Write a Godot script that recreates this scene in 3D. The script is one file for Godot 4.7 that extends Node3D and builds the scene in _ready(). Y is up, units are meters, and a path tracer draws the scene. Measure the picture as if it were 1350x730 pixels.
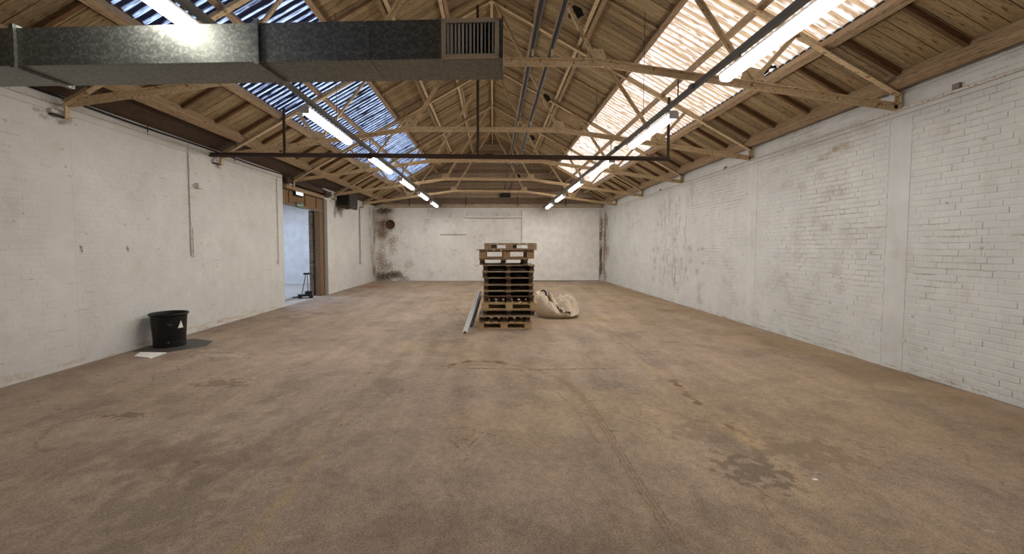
extends Node3D
# An empty painted-brick warehouse under a cream steel-truss roof. Metres; x right, y up, -z into the room.

const XL := -5.62      # face of the left wall
const XR := 5.28       # face of the right wall
const ZF := 20.15      # depth of the far wall
const ZB := -3.6       # depth of the wall behind the viewer
const XC := -0.03      # ridge
const RY := 6.70       # underside of the boards at the ridge
const SL := 0.56       # roof slope
const ZT := [2.43, 5.53, 8.63, 11.73, 14.83, 17.93]   # trusses

var rng := RandomNumberGenerator.new()
var taken := {}
var cache := {}
var M := {}

# ------------------------------------------------------------------ mesh builder
class MB:
	var v := PackedVector3Array()
	var n := PackedVector3Array()
	var uv := PackedVector2Array()
	var ix := PackedInt32Array()

	func tri(a: Vector3, b: Vector3, c: Vector3) -> void:
		var k := v.size()
		var nn := (b - a).cross(c - a).normalized()
		v.append_array([a, b, c])
		n.append_array([nn, nn, nn])
		uv.append_array([Vector2(a.x, a.z), Vector2(b.x, b.z), Vector2(c.x, c.z)])
		ix.append_array([k, k + 2, k + 1])

	func quad(a: Vector3, b: Vector3, c: Vector3, d: Vector3) -> void:
		var k := v.size()
		var nn := (c - a).cross(d - b).normalized()
		v.append_array([a, b, c, d])
		n.append_array([nn, nn, nn, nn])
		uv.append_array([Vector2(0, 1), Vector2(1, 1), Vector2(1, 0), Vector2(0, 0)])
		ix.append_array([k, k + 2, k + 1, k, k + 3, k + 2])

	func quad_out(a: Vector3, b: Vector3, c: Vector3, d: Vector3, from: Vector3) -> void:
		if (c - a).cross(d - b).dot((a + b + c + d) / 4.0 - from) < 0.0:
			quad(a, d, c, b)
		else:
			quad(a, b, c, d)

	func tri_out(a: Vector3, b: Vector3, c: Vector3, from: Vector3) -> void:
		if (b - a).cross(c - a).dot((a + b + c) / 3.0 - from) < 0.0:
			tri(a, c, b)
		else:
			tri(a, b, c)

	# box with chamfered edges (c = 0 for sharp), placed by t
	func box(t: Transform3D, s: Vector3, c := 0.0) -> void:
		var h := s / 2.0
		var o := t.origin
		if c <= 0.0:
			var p := []
			for i in 8:
				p.append(t * Vector3(h.x * (1 if i & 1 else -1), h.y * (1 if i & 2 else -1), h.z * (1 if i & 4 else -1)))
			for f in [[0, 1, 3, 2], [4, 5, 7, 6], [0, 1, 5, 4], [2, 3, 7, 6], [0, 2, 6, 4], [1, 3, 7, 5]]:
				quad_out(p[f[0]], p[f[1]], p[f[2]], p[f[3]], o)
			return
		var px := []
		var py := []
		var pz := []
		for i in 8:
			var sg := Vector3(1 if i & 1 else -1, 1 if i & 2 else -1, 1 if i & 4 else -1)
			px.append(t * (sg * Vector3(h.x, h.y - c, h.z - c)))
			py.append(t * (sg * Vector3(h.x - c, h.y, h.z - c)))
			pz.append(t * (sg * Vector3(h.x - c, h.y - c, h.z)))
		for f in [[0, 2, 6, 4], [1, 3, 7, 5]]:
			quad_out(px[f[0]], px[f[1]], px[f[2]], px[f[3]], o)
		for f in [[0, 1, 5, 4], [2, 3, 7, 6]]:
			quad_out(py[f[0]], py[f[1]], py[f[2]], py[f[3]], o)
		for f in [[0, 1, 3, 2], [4, 5, 7, 6]]:
			quad_out(pz[f[0]], pz[f[1]], pz[f[2]], pz[f[3]], o)
		for i in [0, 1, 2, 3]:
			quad_out(px[i], py[i], py[i + 4], px[i + 4], o)
		for i in [0, 1, 4, 5]:
			quad_out(px[i], pz[i], pz[i + 2], px[i + 2], o)
		for i in [0, 2, 4, 6]:
			quad_out(py[i], pz[i], pz[i + 1], py[i + 1], o)
		for i in 8:
			tri_out(px[i], py[i], pz[i], o)

	# polygon in xy, extruded from z0 to z1
	func extrude(poly: PackedVector2Array, z0: float, z1: float, t := Transform3D()) -> void:
		var p := poly.duplicate()
		if Geometry2D.is_polygon_clockwise(p):
			p.reverse()
		var f := Geometry2D.triangulate_polygon(p)
		for i in range(0, f.size(), 3):
			var a := p[f[i]]
			var b := p[f[i + 1]]
			var c := p[f[i + 2]]
			if (b - a).cross(c - a) < 0.0:
				var q := b
				b = c
				c = q
			tri(t * Vector3(a.x, a.y, z1), t * Vector3(b.x, b.y, z1), t * Vector3(c.x, c.y, z1))
			tri(t * Vector3(a.x, a.y, z0), t * Vector3(c.x, c.y, z0), t * Vector3(b.x, b.y, z0))
		for i in p.size():
			var a := p[i]
			var b := p[(i + 1) % p.size()]
			quad(t * Vector3(a.x, a.y, z0), t * Vector3(b.x, b.y, z0), t * Vector3(b.x, b.y, z1), t * Vector3(a.x, a.y, z1))

	# a bar of width w along the points (xy), extruded z0..z1
	func strip(pts: Array, w: float, z0: float, z1: float, shift := 0.0) -> void:
		var l := PackedVector2Array()
		var r := PackedVector2Array()
		for i in pts.size():
			var d0: Vector2 = (pts[i] - pts[i - 1]).normalized() if i > 0 else (pts[1] - pts[0]).normalized()
			var d1: Vector2 = (pts[i + 1] - pts[i]).normalized() if i < pts.size() - 1 else d0
			var m := ((d0 + d1) / 2.0).normalized().orthogonal()
			var k := 1.0 / maxf(0.3, m.dot(d0.orthogonal()))
			l.append(pts[i] + m * k * (shift + w / 2.0))
			r.append(pts[i] + m * k * (shift - w / 2.0))
		r.reverse()
		l.append_array(r)
		extrude(l, z0, z1)

	func tube(pts: Array, r: float, sides := 8, caps := true) -> void:
		var ref := Vector3.UP
		var base := v.size()
		for i in pts.size():
			var d: Vector3 = (pts[mini(i + 1, pts.size() - 1)] - pts[maxi(i - 1, 0)]).normalized()
			if absf(d.dot(ref)) > 0.97:
				ref = Vector3.RIGHT if absf(d.x) < 0.9 else Vector3.BACK
			var s := d.cross(ref).normalized()
			var u := s.cross(d).normalized()
			ref = u
			for k in sides:
				var a := TAU * k / sides
				var o := s * cos(a) + u * sin(a)
				v.append(pts[i] + o * r)
				n.append(o)
				uv.append(Vector2(float(k) / sides, i))
		for i in pts.size() - 1:
			for k in sides:
				var a := base + i * sides + k
				var b := base + i * sides + (k + 1) % sides
				ix.append_array([a, a + sides, b, b, a + sides, b + sides])
		if caps:
			for e in [0, pts.size() - 1]:
				var d: Vector3 = (pts[0] - pts[1]).normalized() if e == 0 else (pts[e] - pts[e - 1]).normalized()
				var c := v.size()
				v.append(pts[e])
				n.append(d)
				uv.append(Vector2(0.5, 0.5))
				for k in sides:
					v.append(v[base + e * sides + k])
					n.append(d)
					uv.append(Vector2(0.5, 0.5))
				for k in sides:
					var a := c + 1 + k
					var b := c + 1 + (k + 1) % sides
					if e == 0:
						ix.append_array([c, a, b])
					else:
						ix.append_array([c, b, a])

	# profile of (radius, y), turned about y
	func lathe(prof: Array, segs := 32, t := Transform3D()) -> void:
		var base := v.size()
		for i in prof.size():
			var d: Vector2 = (prof[mini(i + 1, prof.size() - 1)] - prof[maxi(i - 1, 0)]).normalized()
			for k in segs + 1:
				var a := TAU * k / segs
				v.append(t * Vector3(prof[i].x * cos(a), prof[i].y, prof[i].x * sin(a)))
				n.append((t.basis * Vector3(d.y * cos(a), -d.x, d.y * sin(a))).normalized())
				uv.append(Vector2(float(k) / segs, float(i) / prof.size()))
		for i in prof.size() - 1:
			for k in segs:
				var a := base + i * (segs + 1) + k
				var b := a + segs + 1
				ix.append_array([a, a + 1, b, a + 1, b + 1, b])

	func mesh() -> ArrayMesh:
		# clockwise fronts, agreeing with the normals
		for i in range(0, ix.size(), 3):
			var g := (v[ix[i + 2]] - v[ix[i]]).cross(v[ix[i + 1]] - v[ix[i]])
			if g.dot(n[ix[i]] + n[ix[i + 1]] + n[ix[i + 2]]) < 0.0:
				var q := ix[i + 1]
				ix[i + 1] = ix[i + 2]
				ix[i + 2] = q
		var a := []
		a.resize(Mesh.ARRAY_MAX)
		a[Mesh.ARRAY_VERTEX] = v
		a[Mesh.ARRAY_NORMAL] = n
		a[Mesh.ARRAY_TEX_UV] = uv
		a[Mesh.ARRAY_INDEX] = ix
		var m := ArrayMesh.new()
		m.add_surface_from_arrays(Mesh.PRIMITIVE_TRIANGLES, a)
		return m

# ------------------------------------------------------------------ nodes
func numbered(called: String) -> String:
	var k: int = taken.get(called, 0)
	taken[called] = k + 1
	return called if k == 0 else "%s_%03d" % [called, k]

func tag(o: Node, label := "", category := "", group := "", kind := "") -> Node:
	if label: o.set_meta("label", label)
	if category: o.set_meta("category", category)
	if group: o.set_meta("group", group)
	if kind: o.set_meta("kind", kind)
	return o

func thing(called: String, label: String, category: String, at := Vector3.ZERO, turn := 0.0, group := "") -> Node3D:
	var o := Node3D.new()
	o.name = numbered(called)
	add_child(o)
	o.position = at
	o.rotation.y = turn
	tag(o, label, category, group)
	return o

func setting(called: String, label := "", at := Vector3.ZERO) -> Node3D:
	var o := Node3D.new()
	o.name = numbered(called)
	add_child(o)
	o.position = at
	tag(o, label, "", "", "structure")
	return o

func part(parent: Node, called: String, m: Mesh, mat: Material, t := Transform3D(), label := "") -> MeshInstance3D:
	var o := MeshInstance3D.new()
	o.name = called if parent != self else numbered(called)
	o.mesh = m
	o.material_override = mat
	o.transform = t
	parent.add_child(o, true)
	if label: o.set_meta("label", label)
	return o

func cbox(s: Vector3, c := 0.003) -> ArrayMesh:
	var key := "%.3f %.3f %.3f %.4f" % [s.x, s.y, s.z, c]
	if not cache.has(key):
		var b := MB.new()
		b.box(Transform3D(), s, c)
		cache[key] = b.mesh()
	return cache[key]

func block(parent: Node, called: String, at: Vector3, s: Vector3, mat: Material, c := 0.003, label := "") -> MeshInstance3D:
	return part(parent, called, cbox(s, c), mat, Transform3D(Basis(), at), label)

func pipe(parent: Node, called: String, pts: Array, r: float, mat: Material, sides := 8, label := "") -> MeshInstance3D:
	var b := MB.new()
	b.tube(pts, r, sides)
	return part(parent, called, b.mesh(), mat, Transform3D(), label)

# bar with its local x along a->b
func along(a: Vector3, b: Vector3, up := Vector3.UP) -> Transform3D:
	var x := (b - a).normalized()
	var z := x.cross(up).normalized()
	return Transform3D(Basis(x, z.cross(x), z), (a + b) / 2.0)

func timber(parent: Node, called: String, a: Vector3, b: Vector3, h: float, w: float, mat: Material, up := Vector3.UP, c := 0.004) -> MeshInstance3D:
	return part(parent, called, cbox(Vector3(a.distance_to(b), h, w), c), mat, along(a, b, up))

func roof_y(x: float) -> float:
	return RY - SL * absf(x - XC)

# ------------------------------------------------------------------ textures
func noise_bytes(sd: int, period_px: float, w: int, h: int, octaves := 4, kind := FastNoiseLite.TYPE_SIMPLEX_SMOOTH) -> PackedByteArray:
	return noise_image(sd, period_px, w, h, octaves, kind).get_data()

func noise_image(sd: int, period_px: float, w: int, h: int, octaves := 4, kind := FastNoiseLite.TYPE_SIMPLEX_SMOOTH, seamless := false) -> Image:
	var f := FastNoiseLite.new()
	f.seed = sd
	f.noise_type = kind
	f.frequency = 1.0 / period_px
	f.fractal_type = FastNoiseLite.FRACTAL_FBM if octaves > 1 else FastNoiseLite.FRACTAL_NONE
	f.fractal_octaves = maxi(octaves, 1)
	var im := f.get_seamless_image(w, h) if seamless else f.get_image(w, h)
	im.convert(Image.FORMAT_L8)
	return im

func squeezed(sd: int, period_px: float, w: int, h: int, sw: int, sh: int, octaves := 4) -> PackedByteArray:
	var im := noise_image(sd, period_px, sw, sh, octaves)
	im.resize(w, h, Image.INTERPOLATE_CUBIC)
	return im.get_data()

func tex(im: Image) -> ImageTexture:
	return ImageTexture.create_from_image(im)

# stamps a soft-edged stroke on im; pts in metres, to_px turns metres to pixels
func stroke(im: Image, pts: Array, to_px: Transform2D, width: float, col: Color, alpha: float, rough := 0.5) -> void:
	var sx := absf(to_px.x.x)
	var sy := absf(to_px.y.y)
	var W := im.get_width()
	var Hh := im.get_height()
	for i in pts.size() - 1:
		var a: Vector2 = pts[i]
		var b: Vector2 = pts[i + 1]
		var steps := maxi(1, int(a.distance_to(b) / maxf(width * 0.5, 0.012)))
		for s in steps:
			var p := a.lerp(b, float(s) / steps)
			var r := width * 0.5 * (1.0 + rough * rng.randf_range(-0.7, 0.7))
			p += Vector2(rng.randf_range(-1, 1), rng.randf_range(-1, 1)) * width * 0.25 * rough
			var c := to_px * p
			var k := alpha * rng.randf_range(1.0 - rough, 1.0)
			for y in range(maxi(0, int(c.y - r * sy)), mini(Hh - 1, int(c.y + r * sy + 1)) + 1):
				for x in range(maxi(0, int(c.x - r * sx)), mini(W - 1, int(c.x + r * sx + 1)) + 1):
					var d := Vector2((x - c.x) / maxf(r * sx, 0.6), (y - c.y) / maxf(r * sy, 0.6)).length()
					if d < 1.0:
						var o := im.get_pixel(x, y)
						var q := k * minf(1.0, (1.0 - d) * 2.5)
						im.set_pixel(x, y, o.lerp(col, q))

func blotch(im: Image, at: Vector2, to_px: Transform2D, rx: float, ry: float, col: Color, alpha: float, sd: int) -> void:
	var f := FastNoiseLite.new()
	f.seed = sd
	f.frequency = 2.2 / maxf(rx, ry)
	f.fractal_octaves = 4
	var c := to_px * at
	var sx := absf(to_px.x.x)
	var sy := absf(to_px.y.y)
	for y in range(maxi(0, int(c.y - ry * 1.6 * sy)), mini(im.get_height() - 1, int(c.y + ry * 1.6 * sy)) + 1):
		for x in range(maxi(0, int(c.x - rx * 1.6 * sx)), mini(im.get_width() - 1, int(c.x + rx * 1.6 * sx)) + 1):
			var q := Vector2((x - c.x) / sx, (y - c.y) / sy)
			var e := 1.0 - Vector2(q.x / rx, q.y / ry).length() + f.get_noise_2d(q.x, q.y) * 1.3
			if e > 0.0:
				im.set_pixel(x, y, im.get_pixel(x, y).lerp(col, alpha * minf(1.0, e * 2.2)))

func floor_texture() -> Image:
	var w := 1024
	var h := 1024
	var sh := 1750
	var n1 := resized(noise_image(11, 190, w, sh, 5), w, h)
	var n2 := resized(noise_image(12, 30, w, sh, 5), w, h)
	var n3 := resized(noise_image(13, 330, w, sh, 3), w, h)
	var n4 := squeezed(14, 40, w, h, w, 260, 4)
	var n5 := resized(noise_image(15, 7, w, sh, 3), w, h)
	var n6 := resized(noise_image(16, 80, w, sh, 5), w, h)
	var out := PackedByteArray()
	out.resize(w * h * 3)
	var k := 0
	for i in w * h:
		var a := n1[i] / 255.0
		var b := n2[i] / 255.0
		var c := n3[i] / 255.0
		var d := n4[i] / 255.0
		var e := n5[i] / 255.0
		var g := n6[i] / 255.0
		var t := clampf(0.5 + (a - 0.5) * 0.40 + (b - 0.5) * 0.34 + (d - 0.5) * 0.45, 0.0, 1.0)
		var l := 0.82 + 0.32 * t + (e - 0.5) * 0.16
		if g > 0.58:
			l -= minf(0.07, (g - 0.58) * 0.7)
		var och := clampf((c - 0.36) * 1.5 + ((i % w) / 1024.0 - 0.6) * 1.0 + (b - 0.5) * 0.4, 0.0, 1.0)
		var r := (167.0 + 1.0 * och) * l
		var gg := (147.0 - 1.0 * och) * l
		var bb := (129.0 - 11.0 * och) * l
		out[k] = clampi(int(r), 0, 255)
		out[k + 1] = clampi(int(gg), 0, 255)
		out[k + 2] = clampi(int(bb), 0, 255)
		k += 3
	var im := Image.create_from_data(w, h, false, Image.FORMAT_RGB8, out)
	im.resize(2048, 2048, Image.INTERPOLATE_CUBIC)
	# metres (x, depth) -> pixels
	var px := Transform2D(Vector2(2048 / 12.0, 0), Vector2(0, -2048 / 20.5), Vector2(1024, 2048))
	var dark := Color8(84, 68, 54)
	var brown := Color8(116, 88, 60)
	var pale := Color8(200, 186, 166)
	var ochre := Color8(192, 164, 120)
	# worn strips beside the walls, laid later than the slab
	for z in range(0, 40):
		stroke(im, [Vector2(4.85 + rng.randf_range(-.1, .1), z * 0.5), Vector2(4.85 + rng.randf_range(-.1, .1), z * 0.5 + 0.5)], px, 0.72, Color8(148, 122, 90), 0.30, 0.5)
		stroke(im, [Vector2(-5.25 + rng.randf_range(-.1, .1), z * 0.5), Vector2(-5.25 + rng.randf_range(-.1, .1), z * 0.5 + 0.5)], px, 0.55, Color8(126, 108, 92), 0.22, 0.6)
	# slab joints
	for xj in [2.13, -1.38]:
		var p := []
		for z in 60:
			p.append(Vector2(xj + rng.randf_range(-0.02, 0.02), 1.0 + z * 0.32))
		for z in 58:
			if rng.randf() < 0.6:
				stroke(im, [p[z], p[z + 1]], px, 0.02, [dark, pale][int(rng.randf() < 0.35)], rng.randf_range(0.08, 0.3), 0.9)
		for z in 26:
			var q := Vector2(xj + rng.randf_range(-0.1, 0.1), rng.randf_range(2.0, 15.0))
			stroke(im, [q, q + Vector2(rng.randf_range(-.05, .05), rng.randf_range(0.15, 0.7))], px, rng.randf_range(0.05, 0.13), ochre, 0.28, 0.7)
	stroke(im, [Vector2(2.25, 7.7), Vector2(2.26, 5.9)], px, 0.05, brown, 0.4, 0.9)
	stroke(im, [Vector2(2.16, 5.0), Vector2(2.10, 4.45), Vector2(2.13, 4.2)], px, 0.10, brown, 0.9, 0.8)
	stroke(im, [Vector2(2.1, 3.75), Vector2(2.13, 3.6)], px, 0.06, brown, 0.8, 0.8)
	# cross joint with a broken patch
	var cross := []
	for i in 40:
		cross.append(Vector2(-2.4 + i * 0.12, 5.5 + rng.randf_range(-0.03, 0.03)))
	stroke(im, cross, px, 0.02, dark, 0.3, 0.8)
	stroke(im, [Vector2(-0.66, 5.6), Vector2(-0.34, 5.86), Vector2(0.05, 5.82), Vector2(0.22, 5.72)], px, 0.09, brown, 0.9, 0.8)
	stroke(im, [Vector2(-0.6, 5.55), Vector2(-0.1, 5.5), Vector2(0.49, 5.44), Vector2(1.5, 5.5)], px, 0.045, brown, 0.85, 0.8)
	blotch(im, Vector2(-0.15, 5.68), px, 0.34, 0.10, Color8(152, 134, 110), 0.7, 5)
	# tyre marks
	var arc := [Vector2(0.30, 5.66), Vector2(0.41, 5.59), Vector2(0.66, 5.3), Vector2(0.83, 5.04), Vector2(0.93, 4.6), Vector2(0.98, 4.29), Vector2(0.99, 3.57), Vector2(0.98, 2.95), Vector2(0.99, 2.55), Vector2(1.0, 2.2)]
	for o in [-0.03, 0.0, 0.03]:
		var q := []
		for p in arc:
			q.append(p + Vector2(o, 0))
		stroke(im, q, px, 0.02, Color8(116, 94, 74), 0.42, 0.6)
	stroke(im, arc, px, 0.13, Color8(132, 110, 90), 0.2, 0.7)
	stroke(im, [Vector2(0.3, 5.52), Vector2(0.63, 4.9), Vector2(0.82, 4.08), Vector2(0.86, 3.3)], px, 0.05, Color8(132, 110, 90), 0.3, 0.7)
	for tr in [[Vector2(-0.85, 9.4), Vector2(-0.78, 8.3), Vector2(-0.5, 6.3), Vector2(-0.4, 4.6), Vector2(-0.2, 3.2)], [Vector2(-1.5, 9.8), Vector2(-1.05, 7.6), Vector2(-0.95, 6.0), Vector2(-1.0, 3.0)], [Vector2(-0.2, 9.9), Vector2(-0.9, 8.8), Vector2(-1.3, 7.0), Vector2(-1.42, 4.0)]]:
		stroke(im, tr, px, 0.16, Color8(128, 108, 90), 0.16, 0.7)
	for i in 5:
		var ax := rng.randf_range(-1.9, -0.9)
		stroke(im, [Vector2(ax, 11.5), Vector2(ax + 0.5, 9.6), Vector2(ax + 0.9, 7.9)], px, 0.07, Color8(120, 100, 82), 0.2, 0.7)
	# spills and wear
	blotch(im, Vector2(1.86, 2.95), px, 0.26, 0.24, Color8(108, 94, 80), 0.6, 21)
	blotch(im, Vector2(2.45, 3.25), px, 0.42, 0.24, Color8(124, 106, 88), 0.5, 22)
	blotch(im, Vector2(1.84, 3.6), px, 0.36, 0.2, Color8(126, 108, 92), 0.42, 23)
	blotch(im, Vector2(2.6, 4.6), px, 0.4, 0.5, Color8(138, 120, 100), 0.35, 24)
	blotch(im, Vector2(-2.6, 3.2), px, 0.6, 0.35, Color8(128, 112, 98), 0.42, 25)
	blotch(im, Vector2(-2.1, 2.6), px, 0.45, 0.3, Color8(126, 112, 98), 0.4, 26)
	blotch(im, Vector2(-3.5, 3.95), px, 0.2, 0.07, Color8(90, 70, 50), 0.5, 27)
	blotch(im, Vector2(-3.2, 4.9), px, 0.3, 0.16, Color8(104, 86, 66), 0.5, 28)
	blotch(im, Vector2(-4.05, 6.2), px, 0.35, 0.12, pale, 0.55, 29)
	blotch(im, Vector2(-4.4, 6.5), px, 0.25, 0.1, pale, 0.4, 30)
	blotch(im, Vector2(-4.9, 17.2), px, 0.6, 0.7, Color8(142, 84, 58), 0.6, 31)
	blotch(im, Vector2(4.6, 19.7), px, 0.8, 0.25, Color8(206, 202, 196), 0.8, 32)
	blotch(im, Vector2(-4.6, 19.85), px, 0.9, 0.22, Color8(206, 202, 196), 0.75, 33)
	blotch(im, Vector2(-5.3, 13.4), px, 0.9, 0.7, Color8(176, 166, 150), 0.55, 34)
	for i in 26:
		blotch(im, Vector2(rng.randf_range(-5, 5), rng.randf_range(2.2, 16)), px, rng.randf_range(.15, .7), rng.randf_range(.1, .35), [dark, Color8(124, 106, 88), pale, ochre][i % 4], rng.randf_range(0.10, 0.22), 40 + i)
	for i in 300:
		var p := Vector2(rng.randf_range(-5, 5), rng.randf_range(2.1, 10))
		stroke(im, [p, p + Vector2(rng.randf_range(-.08, .08), rng.randf_range(-.03, .03))], px, rng.randf_range(.012, .03), [dark, dark, pale][i % 3], 0.55, 0.6)
	for i in 64:
		var p := Vector2(rng.randf_range(-5, 5), rng.randf_range(2.2, 12))
		var q := [p]
		for s in 5:
			p += Vector2(rng.randf_range(-.18, .18), rng.randf_range(-.1, .25))
			q.append(p)
		stroke(im, q, px, 0.022, [dark, pale, brown][i % 3], 0.3, 0.9)
	return im

func resized(im: Image, w: int, h: int) -> PackedByteArray:
	im.resize(w, h, Image.INTERPOLATE_BILINEAR)
	return im.get_data()

# painted wall: columns run along the wall over lw metres, rows down from lh metres
func wall_texture(sd: int, w: int, h: int, lw: float, lh: float, base: Color, dirt: float, joint: float, clear := []) -> Image:
	var ppm := w / lw
	var sh := int(lh * ppm)
	var n1 := resized(noise_image(sd, 1.6 * ppm, w, sh, 4), w, h)
	var n2 := resized(noise_image(sd + 1, 0.35 * ppm, w, sh, 5), w, h)
	var n3 := resized(noise_image(sd + 2, 0.9 * ppm, w, sh, 5), w, h)
	var st := squeezed(sd + 3, 30, w, h, w, maxi(24, h / 14), 4)
	var out := PackedByteArray()
	out.resize(w * h * 3)
	var k := 0
	for i in w * h:
		var a := n1[i] / 255.0 - 0.5
		var b := n2[i] / 255.0 - 0.5
		var c := n3[i] / 255.0
		var d := st[i] / 255.0 - 0.5
		var l := 1.0 + a * 0.05 + b * 0.05 + d * 0.04 * dirt
		var g := clampf((c - 0.60) * 2.6, 0.0, 1.0) * dirt * clampf(0.5 + b * 4.0, 0.0, 1.0)
		out[k] = clampi(int(255.0 * base.r * l * (1.0 - 0.16 * g)), 0, 255)
		out[k + 1] = clampi(int(255.0 * base.g * l * (1.0 - 0.18 * g)), 0, 255)
		out[k + 2] = clampi(int(255.0 * base.b * l * (1.0 - 0.22 * g)), 0, 255)
		k += 3
	var im := Image.create_from_data(w, h, false, Image.FORMAT_RGB8, out)
	var px := wall_px(im, lw, lh)
	# bare patches and grime along the brick joints
	var f := FastNoiseLite.new()
	f.seed = sd + 9
	f.frequency = 0.45
	f.fractal_octaves = 3
	for i in int(joint):
		var u := rng.randf_range(0.0, lw)
		var course := rng.randi_range(1, int(lh / 0.075))
		var y := course * 0.075
		var s := f.get_noise_2d(u, y * 1.6)
		if s < 0.02 or clear.any(func(z): return u > z - 0.42 and u < z + 0.14):
			continue
		var grey := Color8(118, 112, 104) if rng.randf() < 0.75 else Color8(140, 118, 94)
		if rng.randf() < 0.86:
			stroke(im, [Vector2(u, y), Vector2(u + rng.randf_range(0.05, 0.26), y + rng.randf_range(-.004, .004))], px, 0.011, grey, 0.25 + s, 0.5)
		else:
			stroke(im, [Vector2(u, y), Vector2(u, y + 0.065)], px, 0.011, grey, 0.2 + s, 0.5)
	return im

func wall_px(im: Image, lw: float, lh: float) -> Transform2D:
	return Transform2D(Vector2(im.get_width() / lw, 0), Vector2(0, -im.get_height() / lh), Vector2(0, im.get_height()))

func wood_texture() -> Image:
	var w := 512
	var fine := noise_image(71, 9, 40, w, 4, FastNoiseLite.TYPE_SIMPLEX_SMOOTH, true)
	fine.resize(w, w, Image.INTERPOLATE_CUBIC)
	var wide := noise_image(72, 42, 128, w, 3, FastNoiseLite.TYPE_SIMPLEX_SMOOTH, true)
	wide.resize(w, w, Image.INTERPOLATE_CUBIC)
	var spot := noise_image(73, 60, w, w, 5, FastNoiseLite.TYPE_SIMPLEX_SMOOTH, true)
	var a := fine.get_data()
	var b := wide.get_data()
	var c := spot.get_data()
	var out := PackedByteArray()
	out.resize(w * w * 3)
	for i in w * w:
		var l := 0.88 + (a[i] / 255.0 - 0.5) * 0.14 + (b[i] / 255.0 - 0.5) * 0.22 + (c[i] / 255.0 - 0.5) * 0.16
		var s := clampf((c[i] / 255.0 - 0.66) * 2.4, 0.0, 0.35)
		l *= 1.0 - s
		out[i * 3] = clampi(int(255 * l), 0, 255)
		out[i * 3 + 1] = clampi(int(255 * l * (1.0 - s * 0.08)), 0, 255)
		out[i * 3 + 2] = clampi(int(255 * l * (1.0 - s * 0.16)), 0, 255)
	return Image.create_from_data(w, w, false, Image.FORMAT_RGB8, out)

# roof-light sheets: u across seven corrugations, v down the slope
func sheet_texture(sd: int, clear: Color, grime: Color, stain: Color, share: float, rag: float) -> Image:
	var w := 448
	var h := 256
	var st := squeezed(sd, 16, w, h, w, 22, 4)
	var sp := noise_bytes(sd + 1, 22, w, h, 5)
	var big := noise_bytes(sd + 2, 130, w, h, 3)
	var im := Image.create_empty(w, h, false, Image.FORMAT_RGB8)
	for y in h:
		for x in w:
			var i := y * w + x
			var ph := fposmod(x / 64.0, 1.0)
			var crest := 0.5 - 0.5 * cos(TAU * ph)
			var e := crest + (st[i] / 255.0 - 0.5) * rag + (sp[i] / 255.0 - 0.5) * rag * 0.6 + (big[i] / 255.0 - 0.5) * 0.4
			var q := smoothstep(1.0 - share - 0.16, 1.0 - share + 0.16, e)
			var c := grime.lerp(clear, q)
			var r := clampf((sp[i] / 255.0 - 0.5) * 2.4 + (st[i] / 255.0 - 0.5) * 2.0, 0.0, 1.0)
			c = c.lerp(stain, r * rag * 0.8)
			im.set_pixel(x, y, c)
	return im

func mat(col: Color, rough := 0.8, metal := 0.0) -> StandardMaterial3D:
	var m := StandardMaterial3D.new()
	m.albedo_color = col
	m.roughness = rough
	m.metallic = metal
	m.metallic_specular = 0.4
	return m

func tri_mat(t: Texture2D, col: Color, scale: Vector3, rough := 0.8, world := false, offset := Vector3.ZERO) -> StandardMaterial3D:
	var m := mat(col, rough)
	m.albedo_texture = t
	m.uv1_triplanar = true
	m.uv1_world_triplanar = world
	m.uv1_triplanar_sharpness = 4.0
	m.uv1_scale = scale
	m.uv1_offset = offset
	return m

func wall_mat(im: Image, scale: Vector3, offset := Vector3.ZERO) -> StandardMaterial3D:
	var m := tri_mat(tex(im), Color.WHITE, scale, 0.7, true, offset)
	m.metallic_specular = 0.3
	return m

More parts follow.
